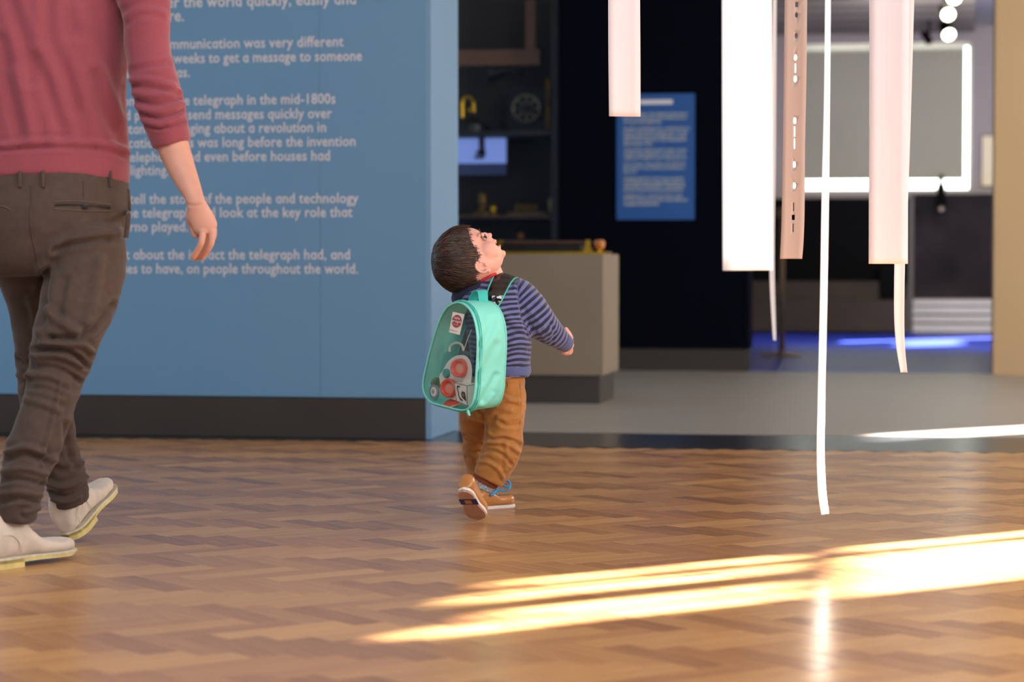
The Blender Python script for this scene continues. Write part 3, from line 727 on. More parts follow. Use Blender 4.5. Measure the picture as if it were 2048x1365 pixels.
# ================================================================ hanging paper strips
def strip(name, mtl, Y, L, th=.0006, yaw=0, label='', holes_=(), top=3.245, group='hanging paper strips'):
    """L: list of (y px, x left px, x right px) measured down the strip"""
    A = crv([(l[0], l[1], l[2]) for l in L], 6); rows_ = []
    a0, b0_ = P(A[0][1], A[0][0], Y), P(A[0][2], A[0][0], Y)
    # carry the strip straight on up to the ceiling
    a1, b1_ = P(A[1][1], A[1][0], Y), P(A[1][2], A[1][0], Y)
    for z_ in np.linspace(top, a0.z + .05, 14):
        wdt = b0_ - a0; mid = (a0 + b0_) / 2
        rows_.append((Vector((mid.x, mid.y, z_)) - wdt / 2, Vector((mid.x, mid.y, z_)) + wdt / 2))
    rows_ += [(P(r_[1], r_[0], Y), P(r_[2], r_[0], Y)) for r_ in A]
    V = []; F = []; nx = 5
    zend = rows_[-1][0].z
    for a, b in rows_:
        mid = (a + b) / 2; hw = (b - a) / 2
        hw = Vector((hw.x, hw.x * math.tan(yaw), 0))
        for i in range(nx + 1):
            f = i / nx * 2 - 1
            V.append(mid + hw * f + Vector((0, .004 * (1 - f * f) + .010 * math.sin(mid.z * 2.2 + yaw * 3), (b.z - a.z) / 2 * f)))
    m = len(rows_); n1 = nx + 1
    F = [(i * n1 + k, i * n1 + k + 1, (i + 1) * n1 + k + 1, (i + 1) * n1 + k) for i in range(m - 1) for k in range(nx)]
    me = mesh(V, F); o = link(name, me, mtl, smooth=True, label=label, cat='paper strip', group=group)
    so = o.modifiers.new('s', 'SOLIDIFY'); so.thickness = th; so.offset = 0
    me2 = bpy.data.meshes.new_from_object(o.evaluated_get(bpy.context.evaluated_depsgraph_get())); o.modifiers.clear(); o.data = me2
    if holes_:
        c_ = MB()
        for hx, hy, rx, ry in holes_:
            p = P(hx, hy, Y); kx = Y / FPX
            prof = [(rx * kx * math.cos(a), ry * kx * math.sin(a)) for a in np.linspace(0, 2 * PI, 14, endpoint=False)]
            if rx < 3: prof = [(sx_ * rx * kx, sy_ * ry * kx) for sx_, sy_ in ((-1, -.9), (0, -1), (1, -.9), (1, .9), (0, 1), (-1, .9))]
            n_ = len(prof); Vh = [p + Vector((q[0], dy, q[1])) for dy in (-.05, .05) for q in prof]
            c_.add(Vh, [tuple(range(n_ - 1, -1, -1)), tuple(range(n_, 2 * n_))] + [(i, (i + 1) % n_, n_ + (i + 1) % n_, n_ + i) for i in range(n_)])
        cm = mesh(c_.V, c_.F); bm = bmesh.new(); bm.from_mesh(cm); bmesh.ops.recalc_face_normals(bm, faces=bm.faces); bm.to_mesh(cm); bm.free()
        co = bpy.data.objects.new('cut', cm); COL.objects.link(co)
        bo = o.modifiers.new('b', 'BOOLEAN'); bo.operation = 'DIFFERENCE'; bo.object = co; bo.solver = 'EXACT'
        me3 = bpy.data.meshes.new_from_object(o.evaluated_get(bpy.context.evaluated_depsgraph_get())); o.modifiers.clear(); o.data = me3
        bpy.data.objects.remove(co)
    return o
strip('paper_strip', 'paper_pink', 6.3, [(-20, 1216, 1280), (100, 1216.5, 1281), (233, 1218, 1281.5)], yaw=.15, label='pale pink strip hanging highest, short, over the blue information panel')
strip('paper_strip', 'paper_white', 5.0, [(-20, 1437, 1551), (250, 1437, 1552), (541, 1438, 1553)], yaw=.95, label='widest bright white strip, blurred, left of the punched peach strip')
strip('paper_strip', 'paper_peach', 6.1, [(-20, 1571, 1614.5), (150, 1569, 1613), (300, 1567, 1610), (420, 1565, 1609), (480, 1563, 1607), (518, 1561, 1604)], yaw=-.3, label='peach strip punched with dots and dashes',
      holes_=[(1594.5, 8, 2.8, 5.2), (1594, 29, 3, 5.5), (1593.5, 71, 3, 5.5), (1592, 114, 3.6, 6.5), (1592, 135.5, 1.5, 10), (1591.5, 157, 3.8, 7), (1590.5, 241, 3.6, 7), (1590.3, 262.5, 1.6, 11), (1589.8, 287, 1.6, 11), (1589.3, 329, 3.6, 7), (1589, 371.5, 3.8, 7), (1588, 414, .8, 9), (1587.6, 435, 2.9, 5.4), (1587, 456, .8, 9)])
strip('paper_ribbon', 'paper_white', 5.6, [(-20, 1649, 1662), (200, 1646, 1660), (400, 1641, 1658), (600, 1638, 1655), (800, 1634, 1651), (900, 1632.5, 1649.5), (980, 1635, 1653), (1029, 1642, 1659)], yaw=.9, label='longest strip, narrow bright white ribbon nearly touching the wooden floor')
strip('paper_strip', 'paper_pink', 6.0, [(-20, 1741, 1818), (200, 1741, 1817), (400, 1740, 1816), (528, 1739.5, 1815.5)], yaw=-.2, label='broad pale pink strip right of the long white ribbon')
strip('paper_strip', 'paper_white', 6.6, [(-20, 1736, 1762), (120, 1736, 1762), (255, 1735.5, 1762)], yaw=.8, label='narrow white strip peeping out behind left edge of broad pink strip')
strip('paper_strip', 'paper_pink', 6.7, [(-20, 1796, 1829), (250, 1793, 1822), (400, 1790, 1817), (500, 1790, 1812), (620, 1789, 1810), (690, 1793, 1811), (746, 1802, 1816)], yaw=.1, label='slim curling strip hanging out below the broad pink strip')
strip('paper_ribbon', 'paper_white', 9.0, [(-20, 1546, 1553), (300, 1541, 1552), (450, 1539, 1550), (560, 1540, 1550), (640, 1544, 1552), (682, 1547, 1553)], yaw=0, label='thin distant ribbon dangling below the widest white strip')
# ================================================================ the man
Z3 = Vector((0, 0, 1))
def shoe_parts(L, Wd, kind):
    """shoe in local frame: x heel->toe, y sideways, z up; returns dict of meshes"""
    def outline(t, k=1.0):               # half widths along the length
        xs = [0, .04, .15, .3, .5, .7, .85, .95, 1.0]; ws = [.0, .26, .36, .36, .36, .48, .46, .30, .0]
        return np.interp(t, xs, ws) * Wd * k
    ts = np.concatenate([[0, .008, .03], np.linspace(.07, .93, 18), [.97, .992, 1.0]])
    def slab(z0, z1, k0=1., k1=1., t0=0., t1=1.):
        tt = [t for t in ts if t0 <= t <= t1]; V = []; F = []
        if t1 < 1: tt.append(t1)
        n = len(tt); ring = [(t, s) for t in tt for s in (1,)] ; pts = []
        def half(k): return [((t - .5) * k + .5, max(outline(t), .002) * k) for t in tt]
        for z, k in ((z0(0) if callable(z0) else z0, k0), (None, k1)):
            hs = half(k); zz = z0 if z is not None else z1
            up = [(x * L, y, (zz(x) if callable(zz) else zz)) for x, y in hs]; dn = [(x * L, -y, (zz(x) if callable(zz) else zz)) for x, y in hs[::-1]]
            V += up + dn
        m = len(V) // 2
        F = [(i, (i + 1) % m, m + (i + 1) % m, m + i) for i in range(m)]
        F += [(i, m - 1 - i, m - 2 - i, i + 1) for i in range(n - 1)] + [(m + i, m + i + 1, 2 * m - 2 - i, 2 * m - 1 - i) for i in range(n - 1)]
        return V, F
    return outline, slab
def upper_mesh(L, Wd, H, z0, toe_h, open_w, low=False):
    """closed upper: slices along x from heel to toe with rising collar"""
    V = []; F = []; n = 20
    sl = [(0.0, .16, .70), (.03, .30, .92), (.12, .36, 1.0), (.25, .37, 1.0), (.36, .37, .95), (.46, .38, .74), (.56, .41, .56), (.68, .46, .42), (.80, .46, .36), (.90, .38, .32), (.965, .24, .24), (.995, .08, .12)]
    if low: sl = [(a, b, {.36: .98, .46: .72, .56: .42, .68: .30, .80: .28, .90: .26}.get(a, c)) for a, b, c in sl]
    A = crv([(s[0], s[1], s[2]) for s in sl], 3)
    for x, wv, h in A:
        hh = H * h if x < .5 else max(H * h, toe_h * (1 if x < .9 else h / .32))
        for k in range(n):
            a = 2 * PI * k / n; cy = math.cos(a); sz = math.sin(a)
            y = wv * Wd * (abs(cy) ** .7) * (1 if cy > 0 else -1)
            if hh > toe_h * 1.25 and sz > 0: y *= 1 - (1 - open_w) * min(1, sz * 1.1) * min(1, (hh / toe_h - 1.25))
            z = z0 + hh * (.5 + .5 * (abs(sz) ** .75) * (1 if sz > 0 else -1))
            V.append((x * L, y, z))
    m = len(A); F = [(i * n + k, i * n + (k + 1) % n, (i + 1) * n + (k + 1) % n, (i + 1) * n + k) for i in range(m - 1) for k in range(n)]
    F += [tuple(range(n - 1, -1, -1)), tuple((m - 1) * n + k for k in range(n))]
    return V, F
def frame(o, fwd, up):
    fwd = Vector(fwd).normalized(); side = Vector(up).cross(fwd).normalized(); up = fwd.cross(side)
    return Matrix(((fwd.x, side.x, up.x, o[0]), (fwd.y, side.y, up.y, o[1]), (fwd.z, side.z, up.z, o[2]), (0, 0, 0, 1)))
def tr(V, M): return [M @ Vector(v) for v in V]
def desert_boot(parent, M, lab):
    L, Wd = .295, .105
    b = MB()
    out, slab = shoe_parts(L, Wd, 0)
    heel = slab(0., .022, 1.0, 1.0, 0, .36); ball_ = slab(lambda x: .012 + .0 * x + (.010 * max(0, (x / L if x > 1 else x) - .85) / .15), .020, 1.0, 1.0)
    me = MB().add(tr(heel[0], M), heel[1]).add(tr(ball_[0], M), ball_[1]); sh = bpy.data.objects.new('desert_boot', None); COL.objects.link(sh); sh.parent = parent; sh.matrix_parent_inverse = Matrix.Translation(-Vector(parent.location)); tag(sh, lab)
    me.build('crepe_sole', 'crepe', sh)
    wv = slab(.020, .025, 1.03, 1.03); MB().add(tr(wv[0], M), wv[1]).build('welt', 'welt', sh)
    V, F = upper_mesh(L * .99, Wd * .97, .108, .022, .030, .72, True)
    me2 = fuse([(tr(V, M), F)], .0035, 6); 
    ripple(me2, .0016, 26, seed=3)
    link('suede_upper', me2, 'suede', sh, smooth=True)
    for k, x in enumerate((.47, .545)):
        y = .022 - .004 * k; z = (.094 - .028 * k)
        MB().tube(tr([(L * x, -y, z - .012), (L * (x - .01), -y * .5, z), (L * (x - .01), y * .5, z), (L * x, y, z - .012)], M), .0022, 6).build('lace', 'lace_brown', sh)
    q = np.linspace(0, PI, 14); MB().tube(tr([(L * (.03 + .28 * math.sin(a)), -.040 + .001 * 0, .035 + .060 * (1 - abs(math.cos(a))) * 0 + .055 * math.sin(a) ** .8 * 1.0) if False else (L * (.17 - .15 * math.cos(a)), -.0395, .034 + .045 * math.sin(a)) for a in q], M), .0011, 5).build('heel_seam', 'welt', sh)
    return sh
YM = 5.75
man = root('person', G(60, 1135), 'man seen from behind in a red sweater, brown trousers and pale suede boots, walking', 'person')
# body: torso, neck, head, arms and hands as one skin surface (mostly under the clothes)
def finger(pts, r0, r1, sub=4):
    A = [(p[0], p[1], p[2], r0 + (r1 - r0) * i / (len(pts) - 1), 1.0) for i, p in enumerate(pts)]; A.append((pts[-1][0] * 1.0 + (pts[-1][0] - pts[-2][0]) * .25, pts[-1][1] + (pts[-1][1] - pts[-2][1]) * .25, pts[-1][2], r1 * .55, 1.0))
    return limb(A, 14, sub)
ya = 5.62
hand = [limb([(343, 285, 5.68, 33, .95), (357, 322, 5.67, 29.5, .9), (372, 358, 5.65, 25, .85), (384, 384, 5.63, 20.5, .82), (391, 403, 5.62, 18.8, .75), (396, 418, ya, 21.5, .62), (404, 438, ya, 25, .5), (412, 456, ya, 24.5, .45), (417, 467, ya, 17, .42)], 28),
        finger([(405, 464, ya - .012), (403, 485, ya - .020), (394, 502, ya - .014), (386, 516, ya - .004)], 7.6, 5.6),
        finger([(412, 464, ya + .006), (411, 486, ya + .004), (402, 506, ya + .010), (393, 519, ya + .020)], 7.6, 5.6),
        finger([(424, 462, ya - .002), (423, 484, ya - .006), (415, 501, ya + .0), (403, 516, ya + .012)], 7.8, 5.6),
        finger([(428, 457, ya + .016), (427, 474, ya + .018), (419, 488, ya + .026), (409, 498, ya + .034)], 6.8, 5.0),
        finger([(384, 420, ya + .004), (381, 436, ya + .012), (386, 455, ya + .016), (392, 472, ya + .010)], 10.5, 7.6)]
V, F = ball(P(383, 430, ya + .006), (.0125, .014, .024)); hand.append((V, F))
core = [limb([(85, 480, YM, 130, .62), (85, 330, YM, 150, .6), (75, 200, YM, 150, .6), (72, 50, YM, 165, .55), (72, -60, YM, 165, .5), (74, -110, YM, 95, .6), (78, -160, YM, 55, 1)], 28),
        limb([(78, -130, YM, 50, 1), (84, -200, YM + .02, 50, 1), (90, -230, YM + .03, 55, 1.05)], 24)]
hc = P(95, -290, YM + .05)
core += [ball(hc, (.078, .098, .125), n=24), ball(hc + Vector((.02, .085, -.03)), (.018, .03, .035)), ball(hc + Vector((0, .03, -.09)), (.055, .065, .05)), ball(hc + Vector((.078, .0, -.02)), (.012, .018, .03)), ball(hc + Vector((-.078, .0, -.02)), (.012, .018, .03))]
core += [limb([(230, -70, YM - .02, 60, .9), (275, -50, YM - .03, 50, .9), (292, 30, YM - .04, 38, 1), (300, 120, YM - .05, 36, 1), (318, 190, 5.69, 34, 1), (343, 285, 5.68, 33, .95)], 24)]
core += [limb([(-90, -70, YM + .02, 60, .9), (-130, -50, YM + .04, 50, .9), (-160, 40, YM + .1, 38, 1), (-172, 150, YM + .14, 34, 1), (-165, 270, YM + .22, 28, .95), (-150, 360, YM + .30, 20, .8), (-146, 400, YM + .33, 23, .55), (-143, 430, YM + .35, 24, .5)], 24)]
for i in range(4): core.append(finger([(-158 + i * 10, 425, YM + .35), (-158 + i * 10, 455, YM + .35), (-155 + i * 9, 478, YM + .34)], 8, 6))
core.append(finger([(-128, 400, YM + .33), (-118, 425, YM + .33), (-118, 445, YM + .33)], 10, 8))
me = fuse(core + hand, .0027, 4)
folds(me, [([(374, 409), (392, 412), (408, 408)], -.0012, 3), ([(409, 476), (407, 492), (400, 506)], -.001, 2.2)])
link('body', me, 'skin_adult', man, smooth=True)
hv = [ball(hc + Vector((0, -.018, .022)), (.086, .10, .122), n=24)]; me = fuse(hv, .006, 3); ripple(me, .006, 25, (1, 1, .3), 5)
attr(me, 'tone', [.4] * len(me.vertices)); link('hair', me, 'hair', man, smooth=True)
# sweater
sw = [limb([(78, 352, YM, 178, .62), (77, 320, YM, 179, .62), (76, 290, YM, 178, .62), (74, 250, YM, 176, .62), (73, 180, YM, 175, .62), (74, 100, YM, 178, .6), (76, 20, YM, 186, .55), (76, -50, YM, 190, .5), (76, -95, YM, 150, .5), (78, -120, YM, 90, .6)], 48),
      limb([(215, -70, YM - .02, 75, .9), (262, -58, YM - .03, 62, .9), (286, -10, YM - .04, 52, 1), (294, 40, YM - .05, 45, 1.05), (294, 82, YM - .05, 43.5, 1.05), (299, 120, YM - .055, 43, 1.05), (308, 160, 5.69, 45, 1.05), (316, 190, 5.69, 45.5, 1.05), (325, 222, 5.685, 44, 1.05), (332, 248, 5.68, 41, 1.05), (338, 268, 5.68, 39.5, 1.0), (344, 290, 5.68, 37.5, 1.0)], 32),
      limb([(-80, -70, YM + .02, 75, .9), (-120, -50, YM + .04, 62, .9), (-160, 30, YM + .1, 46, 1), (-175, 140, YM + .14, 44, 1), (-168, 250, YM + .22, 40, 1), (-164, 285, YM + .24, 37, 1)], 32)]
me = fuse(sw, .0055, 5)
V = getv(me); Q = proj(V); wz = np.clip((Q[:, 1] - 230) / 110, 0, 1) * (Q[:, 0] < 275) * (np.abs(V[:, 1] - YM) < .3)
ex = np.clip((Q[:, 0] - 120) / 135, 0, 1) ** 1.5 + .45 * np.clip((120 - Q[:, 0]) / 200, 0, 1) ** 1.5
V[:, 2] -= .026 * ex * wz; setv(me, V)
ripple(me, .0050, 5.5, (1.6, 1, .55), 2)
folds(me, [([(0, 292), (80, 283), (170, 284), (235, 292), (256, 306)], .006, 6), ([(0, 300), (100, 296), (200, 300), (255, 316)], -.005, 4),
  ([(232, 0), (246, 50), (252, 110), (248, 180), (246, 240), (250, 290)], -.002, 7),
  ([(250, 20), (270, 8), (300, 6), (330, 12)], -.004, 7), ([(255, 48), (280, 30), (320, 34)], -.0035, 6),
  ([(266, 140), (300, 132), (338, 128)], -.005, 6), ([(262, 160), (300, 158), (350, 172)], .006, 5), ([(262, 172), (300, 176), (354, 186)], -.006, 4.5), ([(268, 186), (310, 192), (358, 182)], .006, 5),
  ([(270, 200), (310, 210), (362, 196)], -.006, 4.5), ([(272, 212), (315, 224), (364, 208)], .006, 5), ([(278, 226), (320, 238), (366, 220)], -.006, 4), ([(284, 240), (320, 250), (367, 234)], .004, 5), ([(286, 250), (320, 258), (369, 243)], -.005, 3),
  ([(20, 0), (50, 90), (60, 160)], -.006, 12), ([(95, 0), (100, 80), (130, 150), (150, 220)], -.006, 12), ([(70, 120), (95, 180), (115, 235), (125, 270)], -.007, 13), ([(160, 20), (180, 110), (215, 190), (240, 240)], .006, 14),
  ([(190, 150), (215, 215), (240, 280)], -.006, 10), ([(30, 150), (50, 220), (60, 270)], .006, 15), ([(0, 80), (20, 170), (40, 265)], -.006, 12), ([(150, 90), (170, 180), (190, 270)], .006, 14)])
link('sweater', me, 'sweater_red', man, smooth=True)
# trousers
tr_ = [limb([(82, 325, YM, 165, .62), (84, 370, YM, 171, .66), (86, 420, YM, 172, .72), (92, 470, YM, 160, .75), (98, 520, YM, 146, .72), (100, 548, YM, 120, .7)], 44),
       limb([(165, 470, YM - .02, 85, 1.05), (170, 540, YM - .04, 80, 1.05), (156, 600, YM - .07, 75, 1.05), (147, 631, YM - .09, 72, 1.05), (135, 668, YM - .11, 67, 1.05), (122, 715, YM - .12, 62, 1.05), (110, 760, YM - .13, 55, 1.05), (101, 800, YM - .15, 52, 1.0), (84, 850, YM - .17, 51, 1.0), (64, 900, YM - .19, 52, 1), (50, 945, YM - .21, 46, 1), (40, 985, YM - .22, 44, 1.05), (32, 1020, YM - .22, 42, 1.1), (29, 1042, YM - .22, 40, 1.1)], 36),
       limb([(45, 440, YM + .02, 95, .95), (52, 500, YM + .04, 78, 1), (62, 560, YM + .08, 62, 1.05), (72, 620, YM + .12, 52, 1.1), (79, 680, YM + .15, 50, 1.1), (83, 735, YM + .17, 50, 1.1), (87, 790, YM + .18, 48, 1.1), (98, 840, YM + .20, 48, 1.05), (110, 890, YM + .22, 44, 1), (124, 935, YM + .23, 42, 1), (132, 962, YM + .23, 42, 1), (139, 990, YM + .235, 38, 1), (144, 1008, YM + .24, 35, 1)], 36)]
me = fuse(tr_, .0055, 5)
ripple(me, .004, 9, (1, 1, 2.0), 11, mask=lambda V: np.clip((1.05 - V[:, 2]) * 2.2, .15, 1))
folds(me, [([(91, 545), (86, 600), (80, 650)], -.010, 8), ([(82, 540), (108, 494), (150, 476), (200, 470), (236, 466)], .006, 9), ([(108, 500), (150, 488), (215, 478)], -.008, 6),
  ([(90, 617), (115, 640), (145, 660), (156, 668)], .010, 8), ([(100, 676), (140, 678), (180, 664), (205, 640), (225, 610)], -.011, 6), ([(85, 690), (130, 688), (165, 690), (185, 706)], .009, 6),
  ([(70, 700), (110, 698), (150, 712), (175, 735)], -.010, 5), ([(68, 715), (120, 713), (160, 733)], .009, 6), ([(64, 735), (105, 735), (138, 748), (160, 765)], -.009, 5), ([(60, 752), (100, 754), (135, 770)], .007, 6),
  ([(56, 775), (90, 778), (130, 792)], -.006, 5), ([(52, 800), (80, 806), (120, 822)], .005, 6), ([(130, 560), (120, 600), (118, 640)], -.005, 8), ([(200, 520), (190, 590), (175, 640)], .006, 10),
  ([(120, 770), (108, 830), (92, 890), (84, 930)], .005, 4), ([(15, 905), (50, 895), (85, 905)], .008, 6), ([(10, 922), (50, 912), (92, 925)], -.009, 6), ([(5, 945), (50, 938), (92, 950)], .009, 6), ([(0, 965), (40, 960), (90, 972)], -.009, 5),
  ([(0, 990), (40, 984), (84, 992)], .007, 5), ([(0, 1008), (40, 1000), (82, 1008)], -.008, 4), ([(50, 1026), (66, 1022), (82, 1014)], .008, 5),
  ([(95, 965), (120, 975), (150, 968), (176, 950)], .010, 5), ([(100, 985), (130, 994), (160, 982), (176, 965)], -.009, 4), ([(105, 1000), (130, 1005), (160, 995)], .006, 4), ([(130, 850), (135, 900), (150, 935)], -.007, 6), ([(110, 920), (130, 930), (165, 925)], .008, 7),
  ([(60, 600), (75, 640), (80, 680)], .006, 8), ([(35, 720), (50, 730), (64, 725)], -.008, 6), ([(34, 750), (50, 756), (60, 750)], .008, 6)])
link('trousers', me, 'trouser_brown', man, smooth=True)
def surf(me_, px, py, off=.001):          # point on the camera side of a mesh along a picture ray
    bv = SURF.setdefault(me_.name, BVHTree.FromPolygons([v.co for v in me_.vertices], [p.vertices for p in me_.polygons]))
    d = ray(px, py).normalized(); r_ = bv.ray_cast(Vector((0, 0, HC)), d)
    return (r_[0] - d * off) if r_[0] is not None else P(px, py, YM - .1)
SURF = {}
TM = me
for nm, pts in (('pocket_welt', [(108, 404), (140, 402), (175, 404), (222, 410)]), ('pocket_welt', [(108, 418), (140, 420), (180, 422), (225, 422)]), ('pocket_welt', [(0, 412), (12, 415), (20, 420)]), ('waist_seam', [(62, 370), (64, 400), (60, 440), (70, 500), (82, 545)]),
                ('waist_seam', [(168, 362), (168, 396)])):
    MB().tube([surf(TM, *p) for p in crv(pts, 4)], .0016, 6).build(nm, 'stitch' if nm == 'pocket_welt' else 'trouser_brown', man)
MB().tube([surf(TM, *p, .0) for p in crv([(110, 411), (140, 410), (178, 412), (220, 416)], 4)], .0026, 6).build('pocket_slit', 'button_dark', man)
p = surf(TM, 170, 413, .003); MB().lathe([(.004, 0), (.0075, .001), (.0075, .003), (.003, .004)], p, Vector((0, -1, 0)), 14).build('pocket_button', 'button_dark', man)
for x in (40, 86, 221): MB().tube([surf(TM, x, 343, .004), surf(TM, x, 358, .007), surf(TM, x, 374, .003)], .0042, 8).build('belt_loop', 'trouser_brown', man)
MB().tube([surf(TM, *p, -.002) for p in crv([(255, 380), (257, 410), (256, 440), (252, 476)], 4)], .006, 8).build('side_pocket_edge', 'trouser_brown', man)
# boots
gh = G(-42, 1142); Mn = frame((gh.x, gh.y, 0.0), (.56, .83, 0), (0, 0, 1)); desert_boot(man, Mn, None)
pt = math.radians(24); gf = G(141, 1087); f2 = Vector((.17, .93, .32)).normalized()
Mf = frame((gf.x, gf.y, .004), f2, (-.25, 0.0, 1)); desert_boot(man, Mf, None)

# ================================================================ the toddler
YC = 6.58
kid = root('person', G(975, 1036), 'toddler in striped blue jumper and ochre trousers looking up, wearing clear mint backpack', 'person')
HO = P(938, 515, YC); KP = YC / FPX
Xd, Vw = Vector((1, 0, 0)), ray(938, 515).normalized(); Ud = Xd.cross(Vw).normalized()
FW = (Xd * .63 + Ud * .78).normalized(); UP = (Xd * -.78 + Ud * .63).normalized(); LT = -Vw   # forward, crown, towards camera
def H(f, u, l=0): return HO + (FW * f + UP * u + LT * l) * KP
sl = [(67.5, -20, 2, 14), (65, -29, 11, 28), (60, -41, 25, 41), (50, -54, 38, 49), (39, -65, 47, 53), (25, -73, 52.5, 55), (12, -76, 54, 56), (3, -76.5, 53, 56), (-8, -76, 53.5, 55), (-20, -72, 55, 52.5), (-32, -62, 54, 49), (-42, -46, 52, 45), (-50, -28, 49, 38), (-56, -10, 40, 30), (-60, 0, 30, 22)]
sk = [(u - (3 if u > 30 else 0), b + 4, f, wd - 2.5) for u, b, f, wd in sl]
A = crv(sk, 3); n = 40; V = []
for u, b, f, wd in A:
    for k in range(n):
        a = 2 * PI * k / n; c_, s_ = math.cos(a), math.sin(a); mid = (b + f) / 2
        V.append(H(mid + (f - b) / 2 * c_, u, wd * s_ * (1 - .10 * c_ - (.10 if c_ > 0 else 0) * c_ * c_)))
m = len(A); F = [(i * n + k, i * n + (k + 1) % n, (i + 1) * n + (k + 1) % n, (i + 1) * n + k) for i in range(m - 1) for k in range(n)] + [tuple(range(n - 1, -1, -1)), tuple((m - 1) * n + k for k in range(n))]
skull = (V, F)
AX = (FW, UP, LT)
def hb(f, u, l, rf, ru, rl): return ball(H(f, u, l), (rf * KP, ru * KP, rl * KP), AX, 16)
face = [skull, hb(58, -4.5, 0, 8.5, 5.5, 6.5), hb(56, 2, 0, 5, 8, 4.5), hb(54, -8.5, 5.5, 5, 3.2, 3.6), hb(54, -8.5, -5.5, 5, 3.2, 3.6),
        hb(56, -20, 0, 6.2, 3.8, 12), hb(52.5, -34, 0, 6.2, 3.8, 10.5), hb(46, -46, 0, 9.5, 9, 18), hb(53.5, -15, 0, 6, 8, 9),
        hb(28, -22, 23, 27, 22, 19), hb(28, -22, -23, 27, 22, 19), hb(46, 11, 16, 7.5, 4, 16), hb(46, 11, -16, 7.5, 4, 16), hb(38, -34, 0, 17, 16, 36), hb(46.5, -6.5, 20, 6, 3.6, 7), hb(46.5, -6.5, -20, 6, 3.6, 7)]
f1 = fuse(face, .0019, 13); face = [([tuple(v.co) for v in f1.vertices], [tuple(p.vertices) for p in f1.polygons])]
# ears
for sgn in (1, -1):
    ec = (2, -31); pts = []
    for a in np.linspace(-.3, 3.9, 12):
        pts.append(H(ec[0] + 9.5 * math.cos(a + 1.4) - 1, ec[1] + 13 * math.sin(a + 1.4) * 1.0, sgn * (53 + 3 * math.sin(a / 2))))
    t_ = MB().tube(pts, [3.0 * KP] * len(pts), 10); face.append((t_.V, t_.F))
    face.append(hb(3.5, -46, sgn * 47, 5, 5.5, 4)); face.append(hb(1, -32, sgn * 49, 8, 12, 3.5)); face.append(hb(9, -34, sgn * 50, 3, 5, 4))
neck = limb([(950, 522, YC + .0, 42, .9), (966, 545, YC + .005, 37, .95), (974, 562, YC + .01, 36, .95), (978, 585, YC + .015, 42, .9)], 28)
yh = YC + .09
khand = [limb([(1100, 662, YC - .0 + .03, 18, 1), (1120, 678, YC + .06, 13, 1), (1133, 689, YC + .08, 11.5, 1), (1137, 692, yh, 12.5, .8), (1139, 694, yh + .02, 10, .7)], 18),
         finger([(1139, 683, yh), (1137, 668, yh + .004), (1131, 658, yh + .004)], 5.2, 4.4), finger([(1141, 688, yh + .006), (1142, 676, yh + .012), (1136, 664, yh + .016)], 5, 4.2),
         finger([(1140, 694, yh + .008), (1142, 703, yh + .014), (1137, 708, yh + .014)], 5, 4.2), finger([(1137, 698, yh), (1136, 706, yh + .004), (1129, 708, yh + .006)], 5, 4.4), finger([(1133, 696, yh - .004), (1130, 705, yh - .004), (1124, 706, yh)], 5.4, 4.6)]
lh = YC + .30
khand += [limb([(985, 640, YC + .22, 18, 1), (1000, 662, YC + .28, 13, 1), (1006, 672, lh, 12, .8)], 16)] + [finger([(1004 + i * 5, 672, lh), (1006 + i * 5, 682, lh + .01), (1005 + i * 5, 690, lh + .01)], 5, 4) for i in range(4)] + [finger([(1000, 668, lh), (996, 678, lh + .01)], 5.5, 4.5)]
torso = [limb([(990, 826, YC + .02, 36, .8), (995, 800, YC + .02, 48, .95), (996, 720, YC, 52, .95), (990, 640, YC, 56, .9), (978, 590, YC, 50, .8), (976, 575, YC, 38, .9)], 28)]
arms = [limb([(1020, 590, YC, 26, 1), (1060, 622, YC, 26, 1), (1088, 650, YC + .02, 22, 1), (1120, 678, YC + .06, 13, 1)], 18), limb([(945, 595, YC + .04, 26, 1), (958, 620, YC + .12, 25, 1), (985, 640, YC + .22, 18, 1)], 18)]
me = fuse(face + [neck] + khand + torso + arms, .0020, 2, .5)
V = getv(me); D = V - np.array(HO); f_ = D @ np.array(FW) / KP; u_ = D @ np.array(UP) / KP; l_ = D @ np.array(LT) / KP; N = getn(me)
d = np.zeros(len(V))
for sg in (1, -1):                        # eye sockets and mouth line pressed in
    q = np.sqrt(((f_ - 52) / 10) ** 2 + ((u_ - 0) / 5.5) ** 2 + ((l_ - sg * 20) / 10) ** 2); d -= .0032 * np.exp(-q * q)
    q = np.sqrt(((f_ - 3) / 4.5) ** 2 + ((u_ + 34) / 6) ** 2 + ((l_ - sg * 54) / 6) ** 2); d -= .0035 * np.exp(-q * q)
q = np.sqrt(((f_ - 56) / 9) ** 2 + ((u_ + 27) / 2.6) ** 2 + (l_ / 15) ** 2); d -= .0036 * np.exp(-q * q)
q = np.sqrt(((f_ - 52) / 9) ** 2 + ((u_ + 41.5) / 3.0) ** 2 + (l_ / 12) ** 2); d -= .0025 * np.exp(-q * q)
setv(me, V + N * d[:, None]); kbody = link('body', me, 'skin', kid, smooth=True); KB = me
